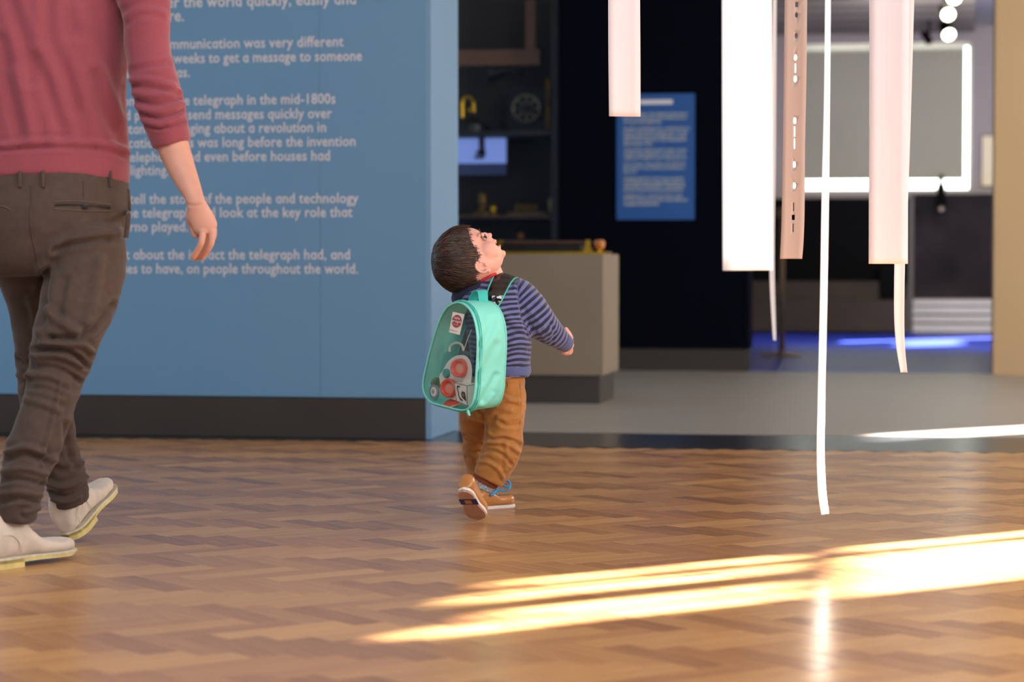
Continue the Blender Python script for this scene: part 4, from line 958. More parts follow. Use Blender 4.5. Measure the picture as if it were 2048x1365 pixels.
for sg in (1, -1):
    V, F = hb(48.3, -.8, sg * 20.5, 5.6, 4.3, 5.8); eb = MB().add(V, F).build('eyeball', 'eye_white', kid, smooth=True)
    V, F = hb(51.8, -.2, sg * 22.3, 3.0, 3.9, 4.6); MB().add(V, F).build('iris', 'eye_dark', eb, smooth=True)
    pts = [H(54 + 1.0 - abs(k) * .55, 4.0 - .5 * abs(k), sg * (21 + k * 2.2)) for k in range(-4, 5)]
    MB().tube(pts, [.0010 + .0007 * (1 - abs(k) / 5) for k in range(-4, 5)], 6).build('upper_lash', 'eye_dark', eb)
    MB().tube([surf(KB, x, y, .0006) for x, y in crv([(958, 458.5), (961, 465), (962, 471), (961.5, 476)], 3)] if sg == 1 else [H(54, 14, -12), H(52, 16, -22), H(46, 15, -31)], .0011, 6).build('eyebrow', 'brow', kid)
bvk = BVHTree.FromPolygons([v.co for v in me.vertices], [p.vertices for p in me.polygons])
for nm, u0 in (('upper_lip', -23.2), ('lower_lip', -33.0)):
    pts = []
    for l in np.linspace(-10, 10, 9):
        o_ = H(95, u0 + (2.2 if nm == 'upper_lip' else -1.2) * (abs(l) / 10) ** 2 * -1, l); r_ = bvk.ray_cast(o_, -FW)
        if r_[0] is not None: pts.append(r_[0] - FW * .0006)
    k_ = len(pts); MB().tube(pts, [.0012 + .0016 * math.sin(PI * i / max(1, k_ - 1)) for i in range(k_)], 8).build(nm, 'lip', kid, smooth=True)
# hair: cap following the skull plus many locks combed from the crown
HL = [(70, 60), (42, 48.5), (30, 40), (21, 32), (12, 27.5), (-6, 21.5), (-16, 16), (-20, 8), (-21, 0), (-30, -9), (-38, -22), (-44, -28), (-60, -30)]
us = np.array([h_[0] for h_ in HL][::-1]); fs = np.array([h_[1] for h_ in HL][::-1])
hbx = []
B2 = crv([(u + (1 if u > 20 else 0), b - .5, f + 1.5, wd + 2.2) for u, b, f, wd in sl[:13]], 5)
n = 72; V = []
for u, b, f, wd in B2:
    for k in range(n):
        a = 2 * PI * k / n; c_, s_ = math.cos(a), math.sin(a); mid = (b + f) / 2
        V.append(H(mid + (f - b) / 2 * c_, u, wd * s_ * (1 - .10 * c_)))
m = len(B2); F = [(i * n + k, i * n + (k + 1) % n, (i + 1) * n + (k + 1) % n, (i + 1) * n + k) for i in range(m - 1) for k in range(n)] + [tuple(range(n - 1, -1, -1)), tuple((m - 1) * n + k for k in range(n))]
hm = fuse([(V, F)], .0028, 2)
V = getv(hm)
def head_uv(V): D = V - np.array(HO); return D @ np.array(FW) / KP, D @ np.array(UP) / KP, D @ np.array(LT) / KP
f_, u_, l_ = head_uv(V); lim = np.interp(u_, us, fs); inn = lim - f_
keepv = inn > -1
hbv = BVHTree.FromPolygons([Vector(v) for v in V], [p.vertices for p in hm.polygons])
bm = bmesh.new(); bm.from_mesh(hm); bm.verts.ensure_lookup_table()
bmesh.ops.delete(bm, geom=[bm.verts[i] for i in range(len(V)) if not keepv[i]], context='VERTS')
for v in bm.verts:
    D = v.co - HO; f0, u0 = D.dot(FW) / KP, D.dot(UP) / KP; t_ = max(0, min(1, (np.interp(u0, us, fs) - f0) / 9))
    v.co -= v.normal * ((1 - t_) * 3.4 * KP)
bm.to_mesh(hm); bm.free(); setv(hm, getv(hm))
ripple(hm, .0012, 60, seed=9)
hV, hF, hT = [tuple(v.co) for v in hm.vertices], [tuple(p.vertices) for p in hm.polygons], [.25] * len(hm.vertices)
crown = H(-38, 62, 6); rh = random.Random(11)
cand = [p for p in hm.polygons]
NL = 3000
for _ in range(NL):
    p = rh.choice(cand); c_ = Vector(p.center); nrm = Vector(p.normal)
    D = c_ - HO; l0 = D.dot(LT) / KP
    if l0 < -45 and rh.random() < .6: continue
    ln = rh.uniform(.016, .034); st = 6; w0 = rh.uniform(.0005, .0012); tone = rh.uniform(.1, 1.) ** 1.4
    swirl = rh.uniform(-.35, .35); lift = rh.uniform(.0004, .0022); pts = []; q = c_.copy()
    for s_ in range(st + 1):
        loc, nn_, _, _ = hbv.find_nearest(q); nn_ = Vector(nn_); 
        pts.append((loc + nn_ * (lift * (1 + s_ * .12)), nn_))
        g_ = (q - crown); g_ = (g_ - nn_ * g_.dot(nn_)); g_ = g_.normalized() if g_.length > 1e-6 else FW
        sd = nn_.cross(g_); dr = (g_ + sd * (swirl + .25)).normalized(); q = loc + dr * (ln / st)
        D = q - HO; f0, u0 = D.dot(FW) / KP, D.dot(UP) / KP
        if f0 > np.interp(u0, us, fs) + rh.uniform(-3, 2.5) and s_ > 1: break
    if len(pts) < 3: continue
    k0 = len(hV); m_ = len(pts)
    for i, (q, nn_) in enumerate(pts):
        dd = (pts[min(m_ - 1, i + 1)][0] - pts[max(0, i - 1)][0]).normalized(); sd = dd.cross(nn_).normalized(); ww = w0 * math.sin(PI * (.12 + .88 * i / (m_ - 1)) ** .8 * .98) + .00012
        hV += [tuple(q - sd * ww), tuple(q + nn_ * ww * .8), tuple(q + sd * ww)]; hT += [tone] * 3
    for i in range(m_ - 1):
        a = k0 + i * 3; hF += [(a, a + 1, a + 4, a + 3), (a + 1, a + 2, a + 5, a + 4)]
me = mesh(hV, hF); attr(me, 'tone', hT); link('hair', me, 'hair', kid, smooth=True)
# jumper (sleeve and body carry their own stripe coordinate)
armk = [(1022, 582, YC, 30, 1.0), (1040, 594, YC, 34, 1.0), (1062, 620, YC, 34.5, 1), (1080, 645, YC + .01, 33, 1), (1098, 662, YC + .03, 28, 1), (1112, 673, YC + .045, 23.5, 1), (1122, 681, YC + .06, 19.5, 1), (1132, 688.5, YC + .075, 16.5, 1)]
jp = [limb([(1000, 752, YC + .01, 59, .98), (1001, 728, YC + .01, 60, .98), (1001, 700, YC + .005, 61.5, .98), (998, 660, YC, 64, .95), (990, 620, YC, 66, .9), (980, 594, YC, 66, .85), (978, 574, YC, 50, .85), (974, 562, YC, 38, .9)], 48), limb(armk, 36),
      limb([(935, 590, YC + .03, 32, 1.0), (945, 610, YC + .10, 34, 1), (962, 635, YC + .18, 28, 1), (980, 650, YC + .25, 20, 1)], 24)]
me = fuse(jp, .0030, 4)
V = getv(me); Q = proj(V)
arms_ = [P(a[0], a[1], a[2]) for a in crv(armk, 5)]; AP = np.array(arms_); cum = np.concatenate([[0], np.cumsum(np.linalg.norm(np.diff(AP, axis=0), axis=1))])
best = np.full(len(V), 1e9); tv_ = np.zeros(len(V))
for i in range(len(AP) - 1):
    a, b = AP[i], AP[i + 1]; dd = b - a; t = np.clip(((V - a) @ dd) / (dd @ dd), 0, 1); dist = np.linalg.norm(V - (a + t[:, None] * dd), axis=1)
    s_ = dist < best; best[s_] = dist[s_]; tv_[s_] = (cum[i] + t * (cum[i + 1] - cum[i]))[s_]
# seam: line from shoulder (1035,560) to armpit (1052,690)
side = (Q[:, 0] - np.interp(Q[:, 1], [555, 580, 640, 668, 690], [1036, 1036, 1042, 1052, 1068]))
isarm = (side > 0) & (best < .060) & (tv_ > .006)
wav = np.array([noise.noise(Vector((v[0] * 16, v[1] * 16, v[2] * 22))) for v in V])
st = np.where(isarm, tv_ / .0138 + .2 + .12 * wav, V[:, 2] / .0138 + .42 * wav + .25 * np.sin(Q[:, 0] / 14.) * np.clip((Q[:, 1] - 560) / 100, 0, 1))
attr(me, 'stripe', st)
ripple(me, .0016, 22, (1, 1, 1.6), 4)
folds(me, [([(1034, 562), (1038, 600), (1046, 640), (1056, 672)], -.003, 3), ([(1010, 660), (1035, 668), (1058, 676)], -.004, 4), ([(1008, 680), (1030, 690), (1060, 690)], .004, 5), ([(1005, 705), (1030, 712), (1058, 704)], -.003, 4),
  ([(1040, 630), (1060, 650), (1082, 682)], -.003, 4), ([(1052, 612), (1075, 640), (1100, 668)], .002, 5), ([(1100, 645), (1108, 665), (1104, 688)], -.002, 3), ([(1000, 620), (1020, 640), (1040, 655)], .004, 6), ([(1003, 640), (1020, 655), (1036, 662)], -.004, 4), ([(1000, 733), (1030, 732), (1060, 724)], -.003, 2.2)])
jm = link('jumper', me, 'jumper_stripe', kid, smooth=True); JM = me
me = fuse([limb([(1001, 730, YC + .01, 59.5, .98), (1001, 736, YC + .01, 61.5, .98), (1001, 746, YC + .01, 61, .98), (1001, 752, YC + .01, 58, .98)], 48)], .0028, 2); link('hem_band', me, 'jumper_blue', jm, smooth=True)
me = fuse([limb([(1122, 681, YC + .06, 20.3, 1), (1127, 684.5, YC + .067, 19.3, 1), (1134, 690, YC + .078, 16.8, 1), (1136, 691.5, YC + .081, 13.5, 1)], 32)], .0022, 2); link('cuff', me, 'jumper_blue', jm, smooth=True)
me = fuse([limb([(940, 600, YC + .0, 30, .9), (950, 585, YC - .01, 34, .9), (962, 572, YC, 33, .9), (975, 562, YC + .01, 28, .9)], 32), limb([(912, 606, YC + .01, 12, 1), (925, 596, YC, 24, 1), (950, 586, YC, 30, 1)], 24)], .003, 5)
ripple(me, .0022, 30, seed=8); link('hood', me, 'navy_hood', jm, smooth=True)
cr = [surf(KB, x, y, .0015) for x, y in crv([(948, 572), (958, 565), (969, 559), (982, 552), (992, 548)], 4)]
MB().tube(cr, .0042, 8).build('collar', 'collar_red', kid, smooth=True)
# trousers
kt = [limb([(1000, 742, YC + .01, 48, 1), (1000, 770, YC + .01, 50, 1), (998, 805, YC + .02, 54, 1), (990, 832, YC + .03, 58, .9), (985, 850, YC + .03, 52, .9)], 36),
      limb([(1008, 800, YC - .01, 41, 1.1), (1008, 838, YC - .02, 39.5, 1.1), (1007, 870, YC - .02, 38.5, 1.15), (1006, 893, YC - .02, 39, 1.15), (996, 918, YC - .02, 37.5, 1.1), (986, 940, YC - .02, 35, 1.05), (976, 960, YC - .02, 30.5, 1.05)], 36),
      limb([(958, 800, YC + .06, 37, 1.1), (952, 840, YC + .10, 33, 1.1), (952, 872, YC + .14, 27, 1.2), (951, 892, YC + .16, 25.5, 1.2), (955, 908, YC + .16, 28, 1.2), (960, 930, YC + .17, 27, 1.2), (963, 946, YC + .17, 27, 1.2), (965, 958, YC + .17, 25, 1.2)], 32)]
me = fuse(kt, .0030, 5)
ripple(me, .0026, 19, (1, 1, 1.7), 14)
folds(me, [([(955, 820), (968, 840), (971, 862), (970, 884)], -.006, 4), ([(970, 845), (980, 828), (1000, 818), (1020, 822)], .004, 5), ([(972, 870), (985, 880), (1005, 878), (1030, 884), (1043, 893)], -.006, 3.5), ([(968, 888), (990, 885), (1015, 890), (1038, 905)], .005, 4),
  ([(960, 905), (985, 902), (1010, 915), (1022, 930)], -.004, 3.5), ([(955, 925), (975, 925), (998, 940), (1006, 955)], .004, 4), ([(1010, 885), (1015, 910), (1010, 940)], .004, 4), ([(1005, 792), (1020, 800), (1040, 802)], .003, 4), ([(998, 812), (1015, 808), (1040, 814)], -.004, 3),
  ([(1000, 845), (1015, 852), (1040, 850)], -.004, 4), ([(995, 835), (1010, 838), (1035, 836)], .0035, 4), ([(930, 870), (945, 880), (965, 888)], -.005, 3.5), ([(928, 892), (945, 898), (962, 898)], .005, 4), ([(932, 915), (945, 920), (952, 930)], -.004, 3.5), ([(1038, 760), (1040, 800), (1038, 860)], -.002, 1.5)])
link('trousers', me, 'cord_ochre', kid, smooth=True); TK = me
for pts in ([(1000, 757), (1025, 758), (1047, 756)], [(1000, 764), (1025, 766), (1049, 764)]): MB().tube([surf(TK, *p, .0004) for p in crv(pts, 4)], .0011, 5).build('waist_seam', 'cord_ochre', kid)
MB().tube([surf(TK, *p, .001) for p in crv([(993, 768), (1004, 768), (1014, 764), (1015, 776), (1004, 784), (993, 790)], 3)], .0016, 6).build('pocket_flap_edge', 'cord_ochre', kid)
MB().lathe([(.003, 0), (.003, .002)], surf(TK, 1042.5, 775, .002), Vector((.4, -1, 0)), 10).build('rivet', 'metal_grey', kid)
# elastic cuff, sock, shoes
me = fuse([limb([(980, 948, YC - .02, 26, 1), (974, 958, YC - .02, 26.5, 1), (969, 968, YC - .02, 26, 1)], 32)], .0024, 1)
V = getv(me); Nn_ = getn(me); Q = proj(V); setv(me, V + Nn_ * (.0013 * np.sin((Q[:, 0] * .88 + Q[:, 1] * .47) * 1.35))[:, None]); link('elastic_cuff', me, 'cuff_rust', kid, smooth=True)
me = fuse([limb([(972, 960, YC - .02, 23, 1), (966, 970, YC - .02, 24, 1), (962, 978, YC - .02, 22, 1)], 28)], .0022, 1); ripple(me, .0016, 130, seed=5); link('fluffy_sock', me, 'fluff_grey', kid, smooth=True)
def kid_shoe(M, name='shoe'):
    L, Wd = .150, .060; out, slab = shoe_parts(L, Wd, 1)
    sh = bpy.data.objects.new(name, None); COL.objects.link(sh); sh.parent = kid; sh.matrix_parent_inverse = Matrix.Translation(-Vector(kid.location))
    s1 = slab(0., .0045, .97, 1.0); MB().add(tr(s1[0], M), s1[1]).build('outsole', 'rubber_pink', sh)
    s2 = slab(.0045, .0085, 1.03, 1.04); MB().add(tr(s2[0], M), s2[1]).build('midsole', 'rubber_white', sh)
    s3 = slab(.0088, .0125, 1.04, 1.02); MB().add(tr(s3[0], M), s3[1]).build('foxing', 'rubber_white', sh)
    V, F = upper_mesh(L, Wd * 1.06, .052, .010, .030, .70)
    me_ = fuse([(tr(V, M), F)], .0022, 6); link('upper', me_, 'shoe_tan', sh, smooth=True)
    return sh, me_
# trailing shoe: heel raised, sole towards the camera, toe on the floor
pk = math.radians(-37); toe = G(958, 1042); fd = Vector((.34, .94, 0)).normalized()
fk = Vector((fd.x * math.cos(pk), fd.y * math.cos(pk), math.sin(pk))); upk = Vector((.16, .62, .77))
sd_ = upk.cross(fk).normalized(); upk = fk.cross(sd_)
ok_ = Vector((toe.x, toe.y, 0)) - fk * .150
SH, SM = kid_shoe(frame(ok_, fk, upk))
Mk = frame(ok_, fk, upk)
MB().add(tr([(.040, -.0245, -.0009), (.066, -.0245, -.0009), (.066, .0245, -.0009), (.040, .0245, -.0009), (.040, -.0245, .001), (.066, -.0245, .001), (.066, .0245, .001), (.040, .0245, .001)], Mk), [(0, 3, 2, 1), (4, 5, 6, 7), (0, 1, 5, 4), (1, 2, 6, 5), (2, 3, 7, 6), (3, 0, 4, 7)]).build('navy_sole_patch', 'navy_rubber', SH)
MB().add(tr([(.045, -.008, -.0018), (.061, -.008, -.0018), (.061, .010, -.0018), (.045, .010, -.0018), (.045, -.008, .0), (.061, -.008, .0), (.061, .010, .0), (.045, .010, .0)], Mk), [(0, 3, 2, 1), (4, 5, 6, 7), (0, 1, 5, 4), (1, 2, 6, 5), (2, 3, 7, 6), (3, 0, 4, 7)]).build('sole_badge', 'shoe_tan', SH)
for j in range(7):
    y_ = -.021 + j * .007; MB().tube(tr([(.070, y_ * .95, -.0004), (.10, y_ * 1.15, -.0004), (.130, y_ * .95, -.0004)], Mk), .0008, 5).build('sole_ridge', 'rubber_pink', SH)
# leading shoe: flat on the floor, pointing right and away
ft = G(1025, 1016); fl = Vector((.74, .67, 0)).normalized(); ol = Vector((ft.x, ft.y, 0)) - fl * .150
S2, SM2 = kid_shoe(frame(ol, fl, (0, 0, 1))); Ml = frame(ol, fl, (0, 0, 1))
for k in range(4):
    x_ = .058 + .011 * k; z_ = .066 - .0085 * k
    MB().tube(tr([(x_, -.017, z_ - .008), (x_ + .002, -.008, z_), (x_ + .002, .008, z_), (x_, .017, z_ - .008)], Ml), .0016, 6).build('cross_lace', 'lace_speck', S2)
c_ = Ml @ Vector((.052, 0, .074))
def bowpt(px, py, dy=0): return P(px, py, c_.y + dy)
MB().tube([bowpt(*p) for p in crv([(992, 984, 0), (1000, 981, .0), (1010, 983, .0), (1019, 977, .0), (1020, 967, .01), (1013, 961, .015), (1005, 963, .01), (1004, 968, 0), (1012, 974, -.005), (1019, 972, -.005)], 4)], .0028, 8).build('lace_bow', 'lace_blue', S2, smooth=True)
MB().tube([bowpt(*p) for p in crv([(992, 982, -.01), (988, 987, -.02), (982, 991, -.025), (987, 990, -.02)], 3)], .0034, 8).build('lace_end', 'lace_blue', S2, smooth=True)
MB().tube([bowpt(*p) for p in crv([(984, 979, -.02), (990, 977, -.015), (994, 980, -.01), (991, 985, -.01)], 3)], .0032, 8).build('lace_knot', 'lace_blue', S2, smooth=True)

# ================================================================ the backpack
BN = Vector((-.76, -.62, .0)).normalized(); BWv = Vector((-BN.y * -1, 0, 0)); BWv = Vector((.62, -.76, 0)).normalized()   # outward normal, width axis (towards right/near)
B0 = P(905, 715, 6.45)
def BP(px, py, dep=0.0):                 # pixel on the face plane, moved dep towards the body
    d_ = ray(px, py); o_ = Vector((0, 0, HC)); t_ = (B0 - o_).dot(BN) / d_.dot(BN); return o_ + d_ * t_ - BN * dep
bag = root('backpack', BP(905, 815), 'mint green child\'s backpack with clear front full of toys, worn by toddler', 'backpack')
OUT = [(925, 821), (889, 813), (863, 805), (850, 789), (846.5, 766), (853, 732), (863, 692), (878, 645), (890, 621), (902, 610), (918, 605.5), (935, 614), (947, 633), (954, 664), (955, 700), (953, 740), (950, 785), (942, 812)]
def closed(keys, sub=5):
    K = np.array(keys, float); n_ = len(K); out = []
    for i in range(n_):
        p0, p1, p2, p3 = K[i - 1], K[i], K[(i + 1) % n_], K[(i + 2) % n_]
        for k in range(sub):
            t = k / sub; out.append(.5 * ((2 * p1) + (-p0 + p2) * t + (2 * p0 - 5 * p1 + 4 * p2 - p3) * t * t + (-p0 + 3 * p1 - 3 * p2 + p3) * t ** 3))
    return np.array(out)
O2 = closed(OUT, 5); nO = len(O2); cen = O2.mean(0)
BD = .098
rings_ = []
for dep, k in ((0, 1.0), (.010, 1.02), (.035, 1.02), (.065, 1.015), (.085, 1.005), (BD, .985)):
    lift = -3.0 * (dep / BD)
    rings_.append([BP(*(cen + (p - cen) * k + np.array([0, lift])), dep) for p in O2])
V = [v for r_ in rings_ for v in r_]; m = len(rings_)
F = [(i * nO + k, i * nO + (k + 1) % nO, (i + 1) * nO + (k + 1) % nO, (i + 1) * nO + k) for i in range(m - 1) for k in range(nO)]
me = mesh(V, F); o = link('side_wall', me, 'mint', bag, smooth=True)
ss = o.modifiers.new('s', 'SUBSURF'); ss.levels = 2; ss.render_levels = 2; me2 = bpy.data.meshes.new_from_object(o.evaluated_get(bpy.context.evaluated_depsgraph_get())); o.modifiers.clear(); o.data = me2
folds(me2, [([(985, 640), (975, 670), (962, 690)], -.003, 6), ([(990, 690), (975, 720), (960, 760)], -.003, 7), ([(992, 750), (978, 775), (965, 800)], -.0045, 5), ([(985, 790), (970, 806), (958, 812)], .003, 4), ([(994, 660), (978, 700), (960, 735)], .002, 7)])
so = o.modifiers.new('s', 'SOLIDIFY'); so.thickness = .0012; so.offset = 0
# back frame ring and clear face
def piping(name, dep, rad, m_='mint', k=1.0, sub=0, lift=0):
    MB().tube([BP(*(cen + (p - cen) * k + np.array([0, lift])), dep) for p in O2], rad, 8, True).build(name, m_, bag, smooth=True)
piping('front_piping', -.001, .0026); piping('zip_tape', .007, .0020, 'mint_deep', 1.035); piping('zip_tape', .014, .0020, 'mint', 1.038); piping('back_piping', BD, .0026, 'mint', .99, lift=-3)
rr = []
for k, bu in ((1.0, 0), (.86, .004), (.6, .008), (.3, .010)): rr.append([BP(*(cen + (p - cen) * k), -bu) for p in O2])
V = [v for r_ in rr for v in r_] + [BP(cen[0], cen[1], -.011)]
F = [(i * nO + k, i * nO + (k + 1) % nO, (i + 1) * nO + (k + 1) % nO, (i + 1) * nO + k) for i in range(3) for k in range(nO)] + [(3 * nO + k, 3 * nO + (k + 1) % nO, 4 * nO) for k in range(nO)]
me = mesh(V, F); link('clear_face', me, 'vinyl', bag, smooth=True); ripple(me, .0022, 22, seed=6)
# bag floor trim, zip pull, handle
MB().tube([BP(934, 815, .004), BP(936, 824, 0.0), BP(940, 832, -.002)], [.0022, .0042, .0036], 8).build('zip_pull', 'mint', bag, smooth=True)
def ribbon(mb_, pts, wv, th=.0016):
    """flat band along pts; wv half-width vectors"""
    V = []; m_ = len(pts)
    for i, p in enumerate(pts):
        T = (pts[min(m_ - 1, i + 1)] - pts[max(0, i - 1)]).normalized(); w_ = wv[i] if isinstance(wv, list) else wv
        nn_ = T.cross(w_).normalized() * th / 2; V += [p - w_ - nn_, p + w_ - nn_, p + w_ + nn_, p - w_ + nn_]
    F = [(i * 4 + k, i * 4 + (k + 1) % 4, i * 4 + 4 + (k + 1) % 4, i * 4 + 4 + k) for i in range(m_ - 1) for k in range(4)] + [(3, 2, 1, 0), tuple((m_ - 1) * 4 + k for k in range(4))]
    return mb_.add(V, F)
hp = crv([(945, 603, 6.50), (949, 592, 6.495), (956, 582.5, 6.485), (963, 582, 6.475), (966, 590, 6.465), (967, 604, 6.455), (970, 616, 6.448), (975, 622, 6.445)], 5)
ribbon(MB(), [P(*p) for p in hp], [Vector((.0125, .004, .001 + 0 * i)) * (1.0) for i in range(len(hp))]).build('carry_handle', 'mint_deep', bag)
# shoulder strap: smoky clear band with mint edges over the right shoulder
L1 = crv([(973, 606), (973, 594), (977, 577), (984, 560), (990, 549), (998, 545)], 5); L2 = crv([(996, 614), (1003, 602), (1012, 584), (1021, 567), (1029, 557.5), (1036, 556)], 5)
bj = BVHTree.FromPolygons([v.co for v in JM.vertices], [p.vertices for p in JM.polygons])
def onj(px, py, off):
    d_ = ray(px, py).normalized(); r_ = bj.ray_cast(Vector((0, 0, HC)), d_); return (r_[0] - d_ * off) if r_[0] is not None else None
def path(Lk):
    out = []; last = None
    for p in Lk:
        q = onj(p[0], p[1], .006)
        if q is None: q = P(p[0], p[1], (last.y if last else YC - .03) + .004)
        if last is not None and abs(q.y - last.y) > .02: q = P(p[0], p[1], last.y + (.012 if q.y > last.y else -.012))
        out.append(q); last = q
    return out
a1, a2 = path(L1), path(L2)
V = []; NW = 6
for p, q in zip(a1, a2):
    for j in range(NW + 1):
        t = j / NW; V.append(p.lerp(q, t) + Vector((0, -.008, .004)) * math.sin(PI * t))
me = mesh(V, [(i * (NW + 1) + j, i * (NW + 1) + j + 1, (i + 1) * (NW + 1) + j + 1, (i + 1) * (NW + 1) + j) for i in range(len(a1) - 1) for j in range(NW)])
st_ = link('shoulder_strap', me, 'vinyl_smoke', bag, smooth=True)
MB().tube(a1, .0021, 8).build('strap_edging', 'mint_deep', st_, smooth=True); MB().tube(a2, .0021, 8).build('strap_edging', 'mint_deep', st_, smooth=True)
def BI(px, py, dep=0.0):                 # pixel ray met with the plane lying dep behind the face
    d_ = ray(px, py); o_ = Vector((0, 0, HC)); return o_ + d_ * (((B0 - BN * dep) - o_).dot(BN) / d_.dot(BN))
# card with the printed round logo stuck inside the face
def BQ(px, py, dep): return BI(px, py, dep)
lc = [(905.5, 624), (929, 629), (919.5, 670.5), (898, 664.5)]
cd = [BQ(*p, -.0100) for p in lc] + [BQ(*p, -.0092) for p in lc]
lab = MB().add(cd, [(0, 1, 2, 3), (7, 6, 5, 4), (0, 4, 5, 1), (1, 5, 6, 2), (2, 6, 7, 3), (3, 7, 4, 0)]).build('logo_card', 'toy_white', bag, label='white card with maroon round logo')
ex = (cd[1] - cd[0]); ey = (cd[0] - cd[3]); oc = (cd[0] + cd[1] + cd[2] + cd[3]) / 4
def LQ(a, b, h=0): return oc + ex * a + ey * b + BN * h
MB().add([LQ(.41 * math.cos(t), .10 + .31 * math.sin(t), .0006) for t in np.linspace(0, 2 * PI, 36, endpoint=False)] , [tuple(range(36))]).build('logo_disc', 'maroon', lab)
def put_text(s, a, b, wd, hh, m_, par, h=.0012, bold=.01):
    me_ = text_mesh(s, bold, .0, 3); V = getv(me_); x0, x1 = V[:, 0].min(), V[:, 0].max()
    W = np.array([LQ(a + ((x - x0) / (x1 - x0) - .5) * wd, b + y * hh, h) for x, y, z in V]); setv(me_, W); me_.materials.clear(); link('logo_text', me_, m_, par)
put_text('tele', .0, .20, .48, .20, 'toy_white', lab); put_text('graph', -.01, .035, .84, .20, 'toy_white', lab); put_text('museum', 0, -.085, .46, .075, 'toy_white', lab); put_text('Porthcurno', -.10, -.40, .62, .085, 'print_brown', lab, bold=0)

# ---------------- toys inside the bag
def disc_frame(c, n_): return c, n_
nf = BN
t = root('toy_mask', BI(915, 770, .035), 'white toy panel with two coral red rings inside the clear backpack', 'toy')
OU = closed([(918, 711), (931, 712), (940, 722), (944, 740), (942, 765), (935, 780), (918, 800), (900, 798), (889, 790), (881, 770), (879, 752), (886, 741), (895, 725), (906, 715)], 5)
fr_ = [BI(*p, .028) for p in OU]; bk = [BI(*p, .036) for p in OU]; n_ = len(OU)
MB().add(fr_ + bk, [tuple(range(n_)), tuple(range(2 * n_ - 1, n_ - 1, -1))] + [(i, n_ + i, n_ + (i + 1) % n_, (i + 1) % n_) for i in range(n_)]).build('white_panel', 'toy_white', t)
def cup(px, py, rpx, name, h=.030):
    c = BI(px, py, .028); r_ = rpx * 6.45 / FPX; ax = (BN * .9 + Vector((.0, -.45, .1))).normalized()
    MB().lathe([(r_ * 1.02, 0), (r_, h * .5), (r_ * .96, h * .8), (r_ * .80, h * .82), (r_ * .62, h * .45), (r_ * .54, h * .3)], c, ax, 28).build(name, 'coral', t, smooth=True)
    MB().lathe([(r_ * .56, h * .28), (r_ * .56, h * .31)], c, ax, 28).build('ring_centre', 'coral_pale', t)
cup(923, 737, 19, 'coral_ring', .022); cup(902, 777, 19, 'coral_ring', .022)
MB().lathe([(9.2 * 6.45 / FPX, 0), (9.2 * 6.45 / FPX, .007), (7.8 * 6.45 / FPX, .009)], BI(895, 747, .028), BN, 26).build('green_button', 'teal_toy', t)
t = root('toy_block', BI(925, 806, .02), 'toy cube printed with a dark old telephone inside the clear backpack', 'toy block')
cb = [(909, 766), (934, 772), (934.5, 812), (913, 802)]
f4 = [BI(*p, .004) for p in cb]; b4 = [p - BN * .026 + Vector((.012, 0, 0.004)) for p in f4]
MB().add(f4 + b4, [(0, 1, 2, 3), (7, 6, 5, 4), (0, 4, 5, 1), (1, 5, 6, 2), (2, 6, 7, 3), (3, 7, 4, 0)]).build('cube_body', 'toy_white', t)
for i in range(4): MB().tube([f4[i] + BN * .0003, f4[(i + 1) % 4] + BN * .0003], .0011, 6).build('cube_edge', 'kraft', t)
MB().tube([f4[0], b4[0]], .001, 6).tube([b4[0], b4[1]], .001, 6).tube([b4[1], f4[1]], .001, 6).build('cube_edge', 'kraft', t)
cex, cey = (f4[1] - f4[0] + f4[2] - f4[3]) / 2, (f4[0] - f4[3] + f4[1] - f4[2]) / 2; cc = sum(f4, Vector()) / 4
def CQ(a, b, h=.0009): return cc + cex * a + cey * b + BN * h
MB().tube([CQ(a, b) for a, b in crv([(-.10, .34), (-.26, .33), (-.30, .22), (-.22, 0), (-.20, -.18), (-.06, -.30), (.08, -.34)], 4)], [.0022 if (i < 6 or i > 18) else .0013 for i in range(25)], 6).build('handset_print', 'print_brown', t)
MB().add([CQ(a, b) for a, b in ((.0, .02), (.10, .16), (.34, .14), (.38, -.02), (.42, -.34), (.04, -.16))], [tuple(range(6))]).build('telephone_print', 'print_brown', t)
for i in range(3):
    for j in range(3): c2 = CQ(.12 + .07 * i, .03 - .06 * j, .0013); MB().lathe([(.0007, 0), (.0007, .0003)], c2, BN, 8).build('dial_dot', 'toy_white', t)
t = root('toy_disc', BI(900, 806, .02), 'flat coral toy disc lying on the floor of the backpack', 'toy')
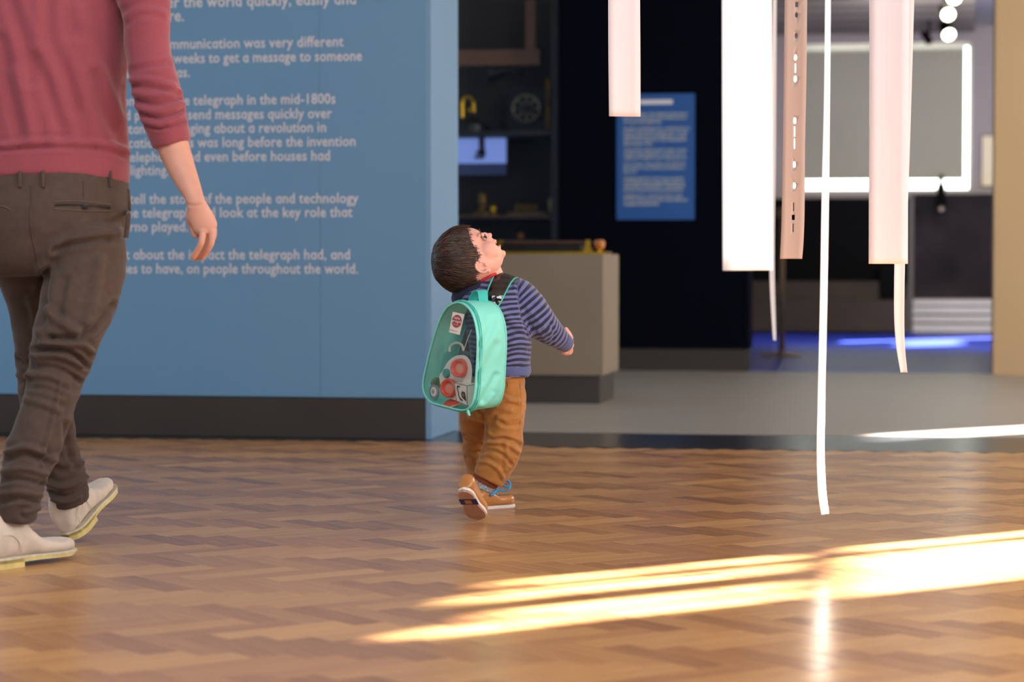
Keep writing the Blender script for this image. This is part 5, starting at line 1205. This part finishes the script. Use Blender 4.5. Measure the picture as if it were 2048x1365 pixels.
MB().lathe([(.024, 0), (.026, .002), (.024, .005)], BI(905, 808, .026), Vector((-.25, -.35, 1)), 28).build('disc_body', 'coral', t, smooth=True)
MB().tube([BI(905, 808, .026) + Vector((.026 * math.cos(a), .026 * math.sin(a), .003 + .25 * .026 * math.cos(a) + .35 * .026 * math.sin(a))) for a in np.linspace(0, 2 * PI, 28, endpoint=False)], .0012, 6, True).build('disc_rim', 'toy_white', t)
t = root('toy_coin', BI(869, 790, .02), 'grey patterned round token at left inside the clear backpack', 'toy')
MB().lathe([(.0195, 0), (.0205, .003), (.0195, .005)], BI(870, 784, .020), BN, 26).build('token_body', 'grey_disc', t)
for r_ in (.008, .0135): MB().lathe([(r_, 0), (r_ - .0016, .0012)], BI(870, 784, .020) + BN * .005, BN, 24).build('token_ring', 'toy_white', t)
t = root('toy_ball', BI(862, 768, .05), 'olive green ball behind the grey token in the backpack', 'toy')
V, F = ball(BI(866, 766, .045), (.023, .023, .023), n=20); MB().add(V, F).build('ball_body', 'olive', t, smooth=True)
t = root('plastic_pouch', BI(905, 720, .05), 'clear grey pouch with pale rounded top behind the coral ringed toy', 'pouch')
PO = closed([(880, 740), (879, 716), (896, 702), (900, 690), (912, 684), (924, 688), (928, 700), (944, 712), (944, 780), (900, 790), (884, 770)], 4); n_ = len(PO)
MB().add([BI(*p, .050) for p in PO] + [BI(*p, .054) for p in PO], [tuple(range(n_)), tuple(range(2 * n_ - 1, n_ - 1, -1))] + [(i, n_ + i, n_ + (i + 1) % n_, (i + 1) % n_) for i in range(n_)]).build('pouch_film', 'vinyl', t)
MB().tube([BI(*p, .048) for p in crv([(899, 704), (901, 692), (912, 686), (923, 690), (927, 702)], 5)], .0034, 8).build('pouch_lip', 'toy_white', t, smooth=True)
MB().tube([BI(*p, .048) for p in [(927, 702), (936, 676), (943, 660)]], .0013, 6).build('pouch_tie', 'toy_white', t)

# small bits of dust on the parquet are too small to model; drop unused meshes
for me in list(bpy.data.meshes):
    if me.users == 0: bpy.data.meshes.remove(me)
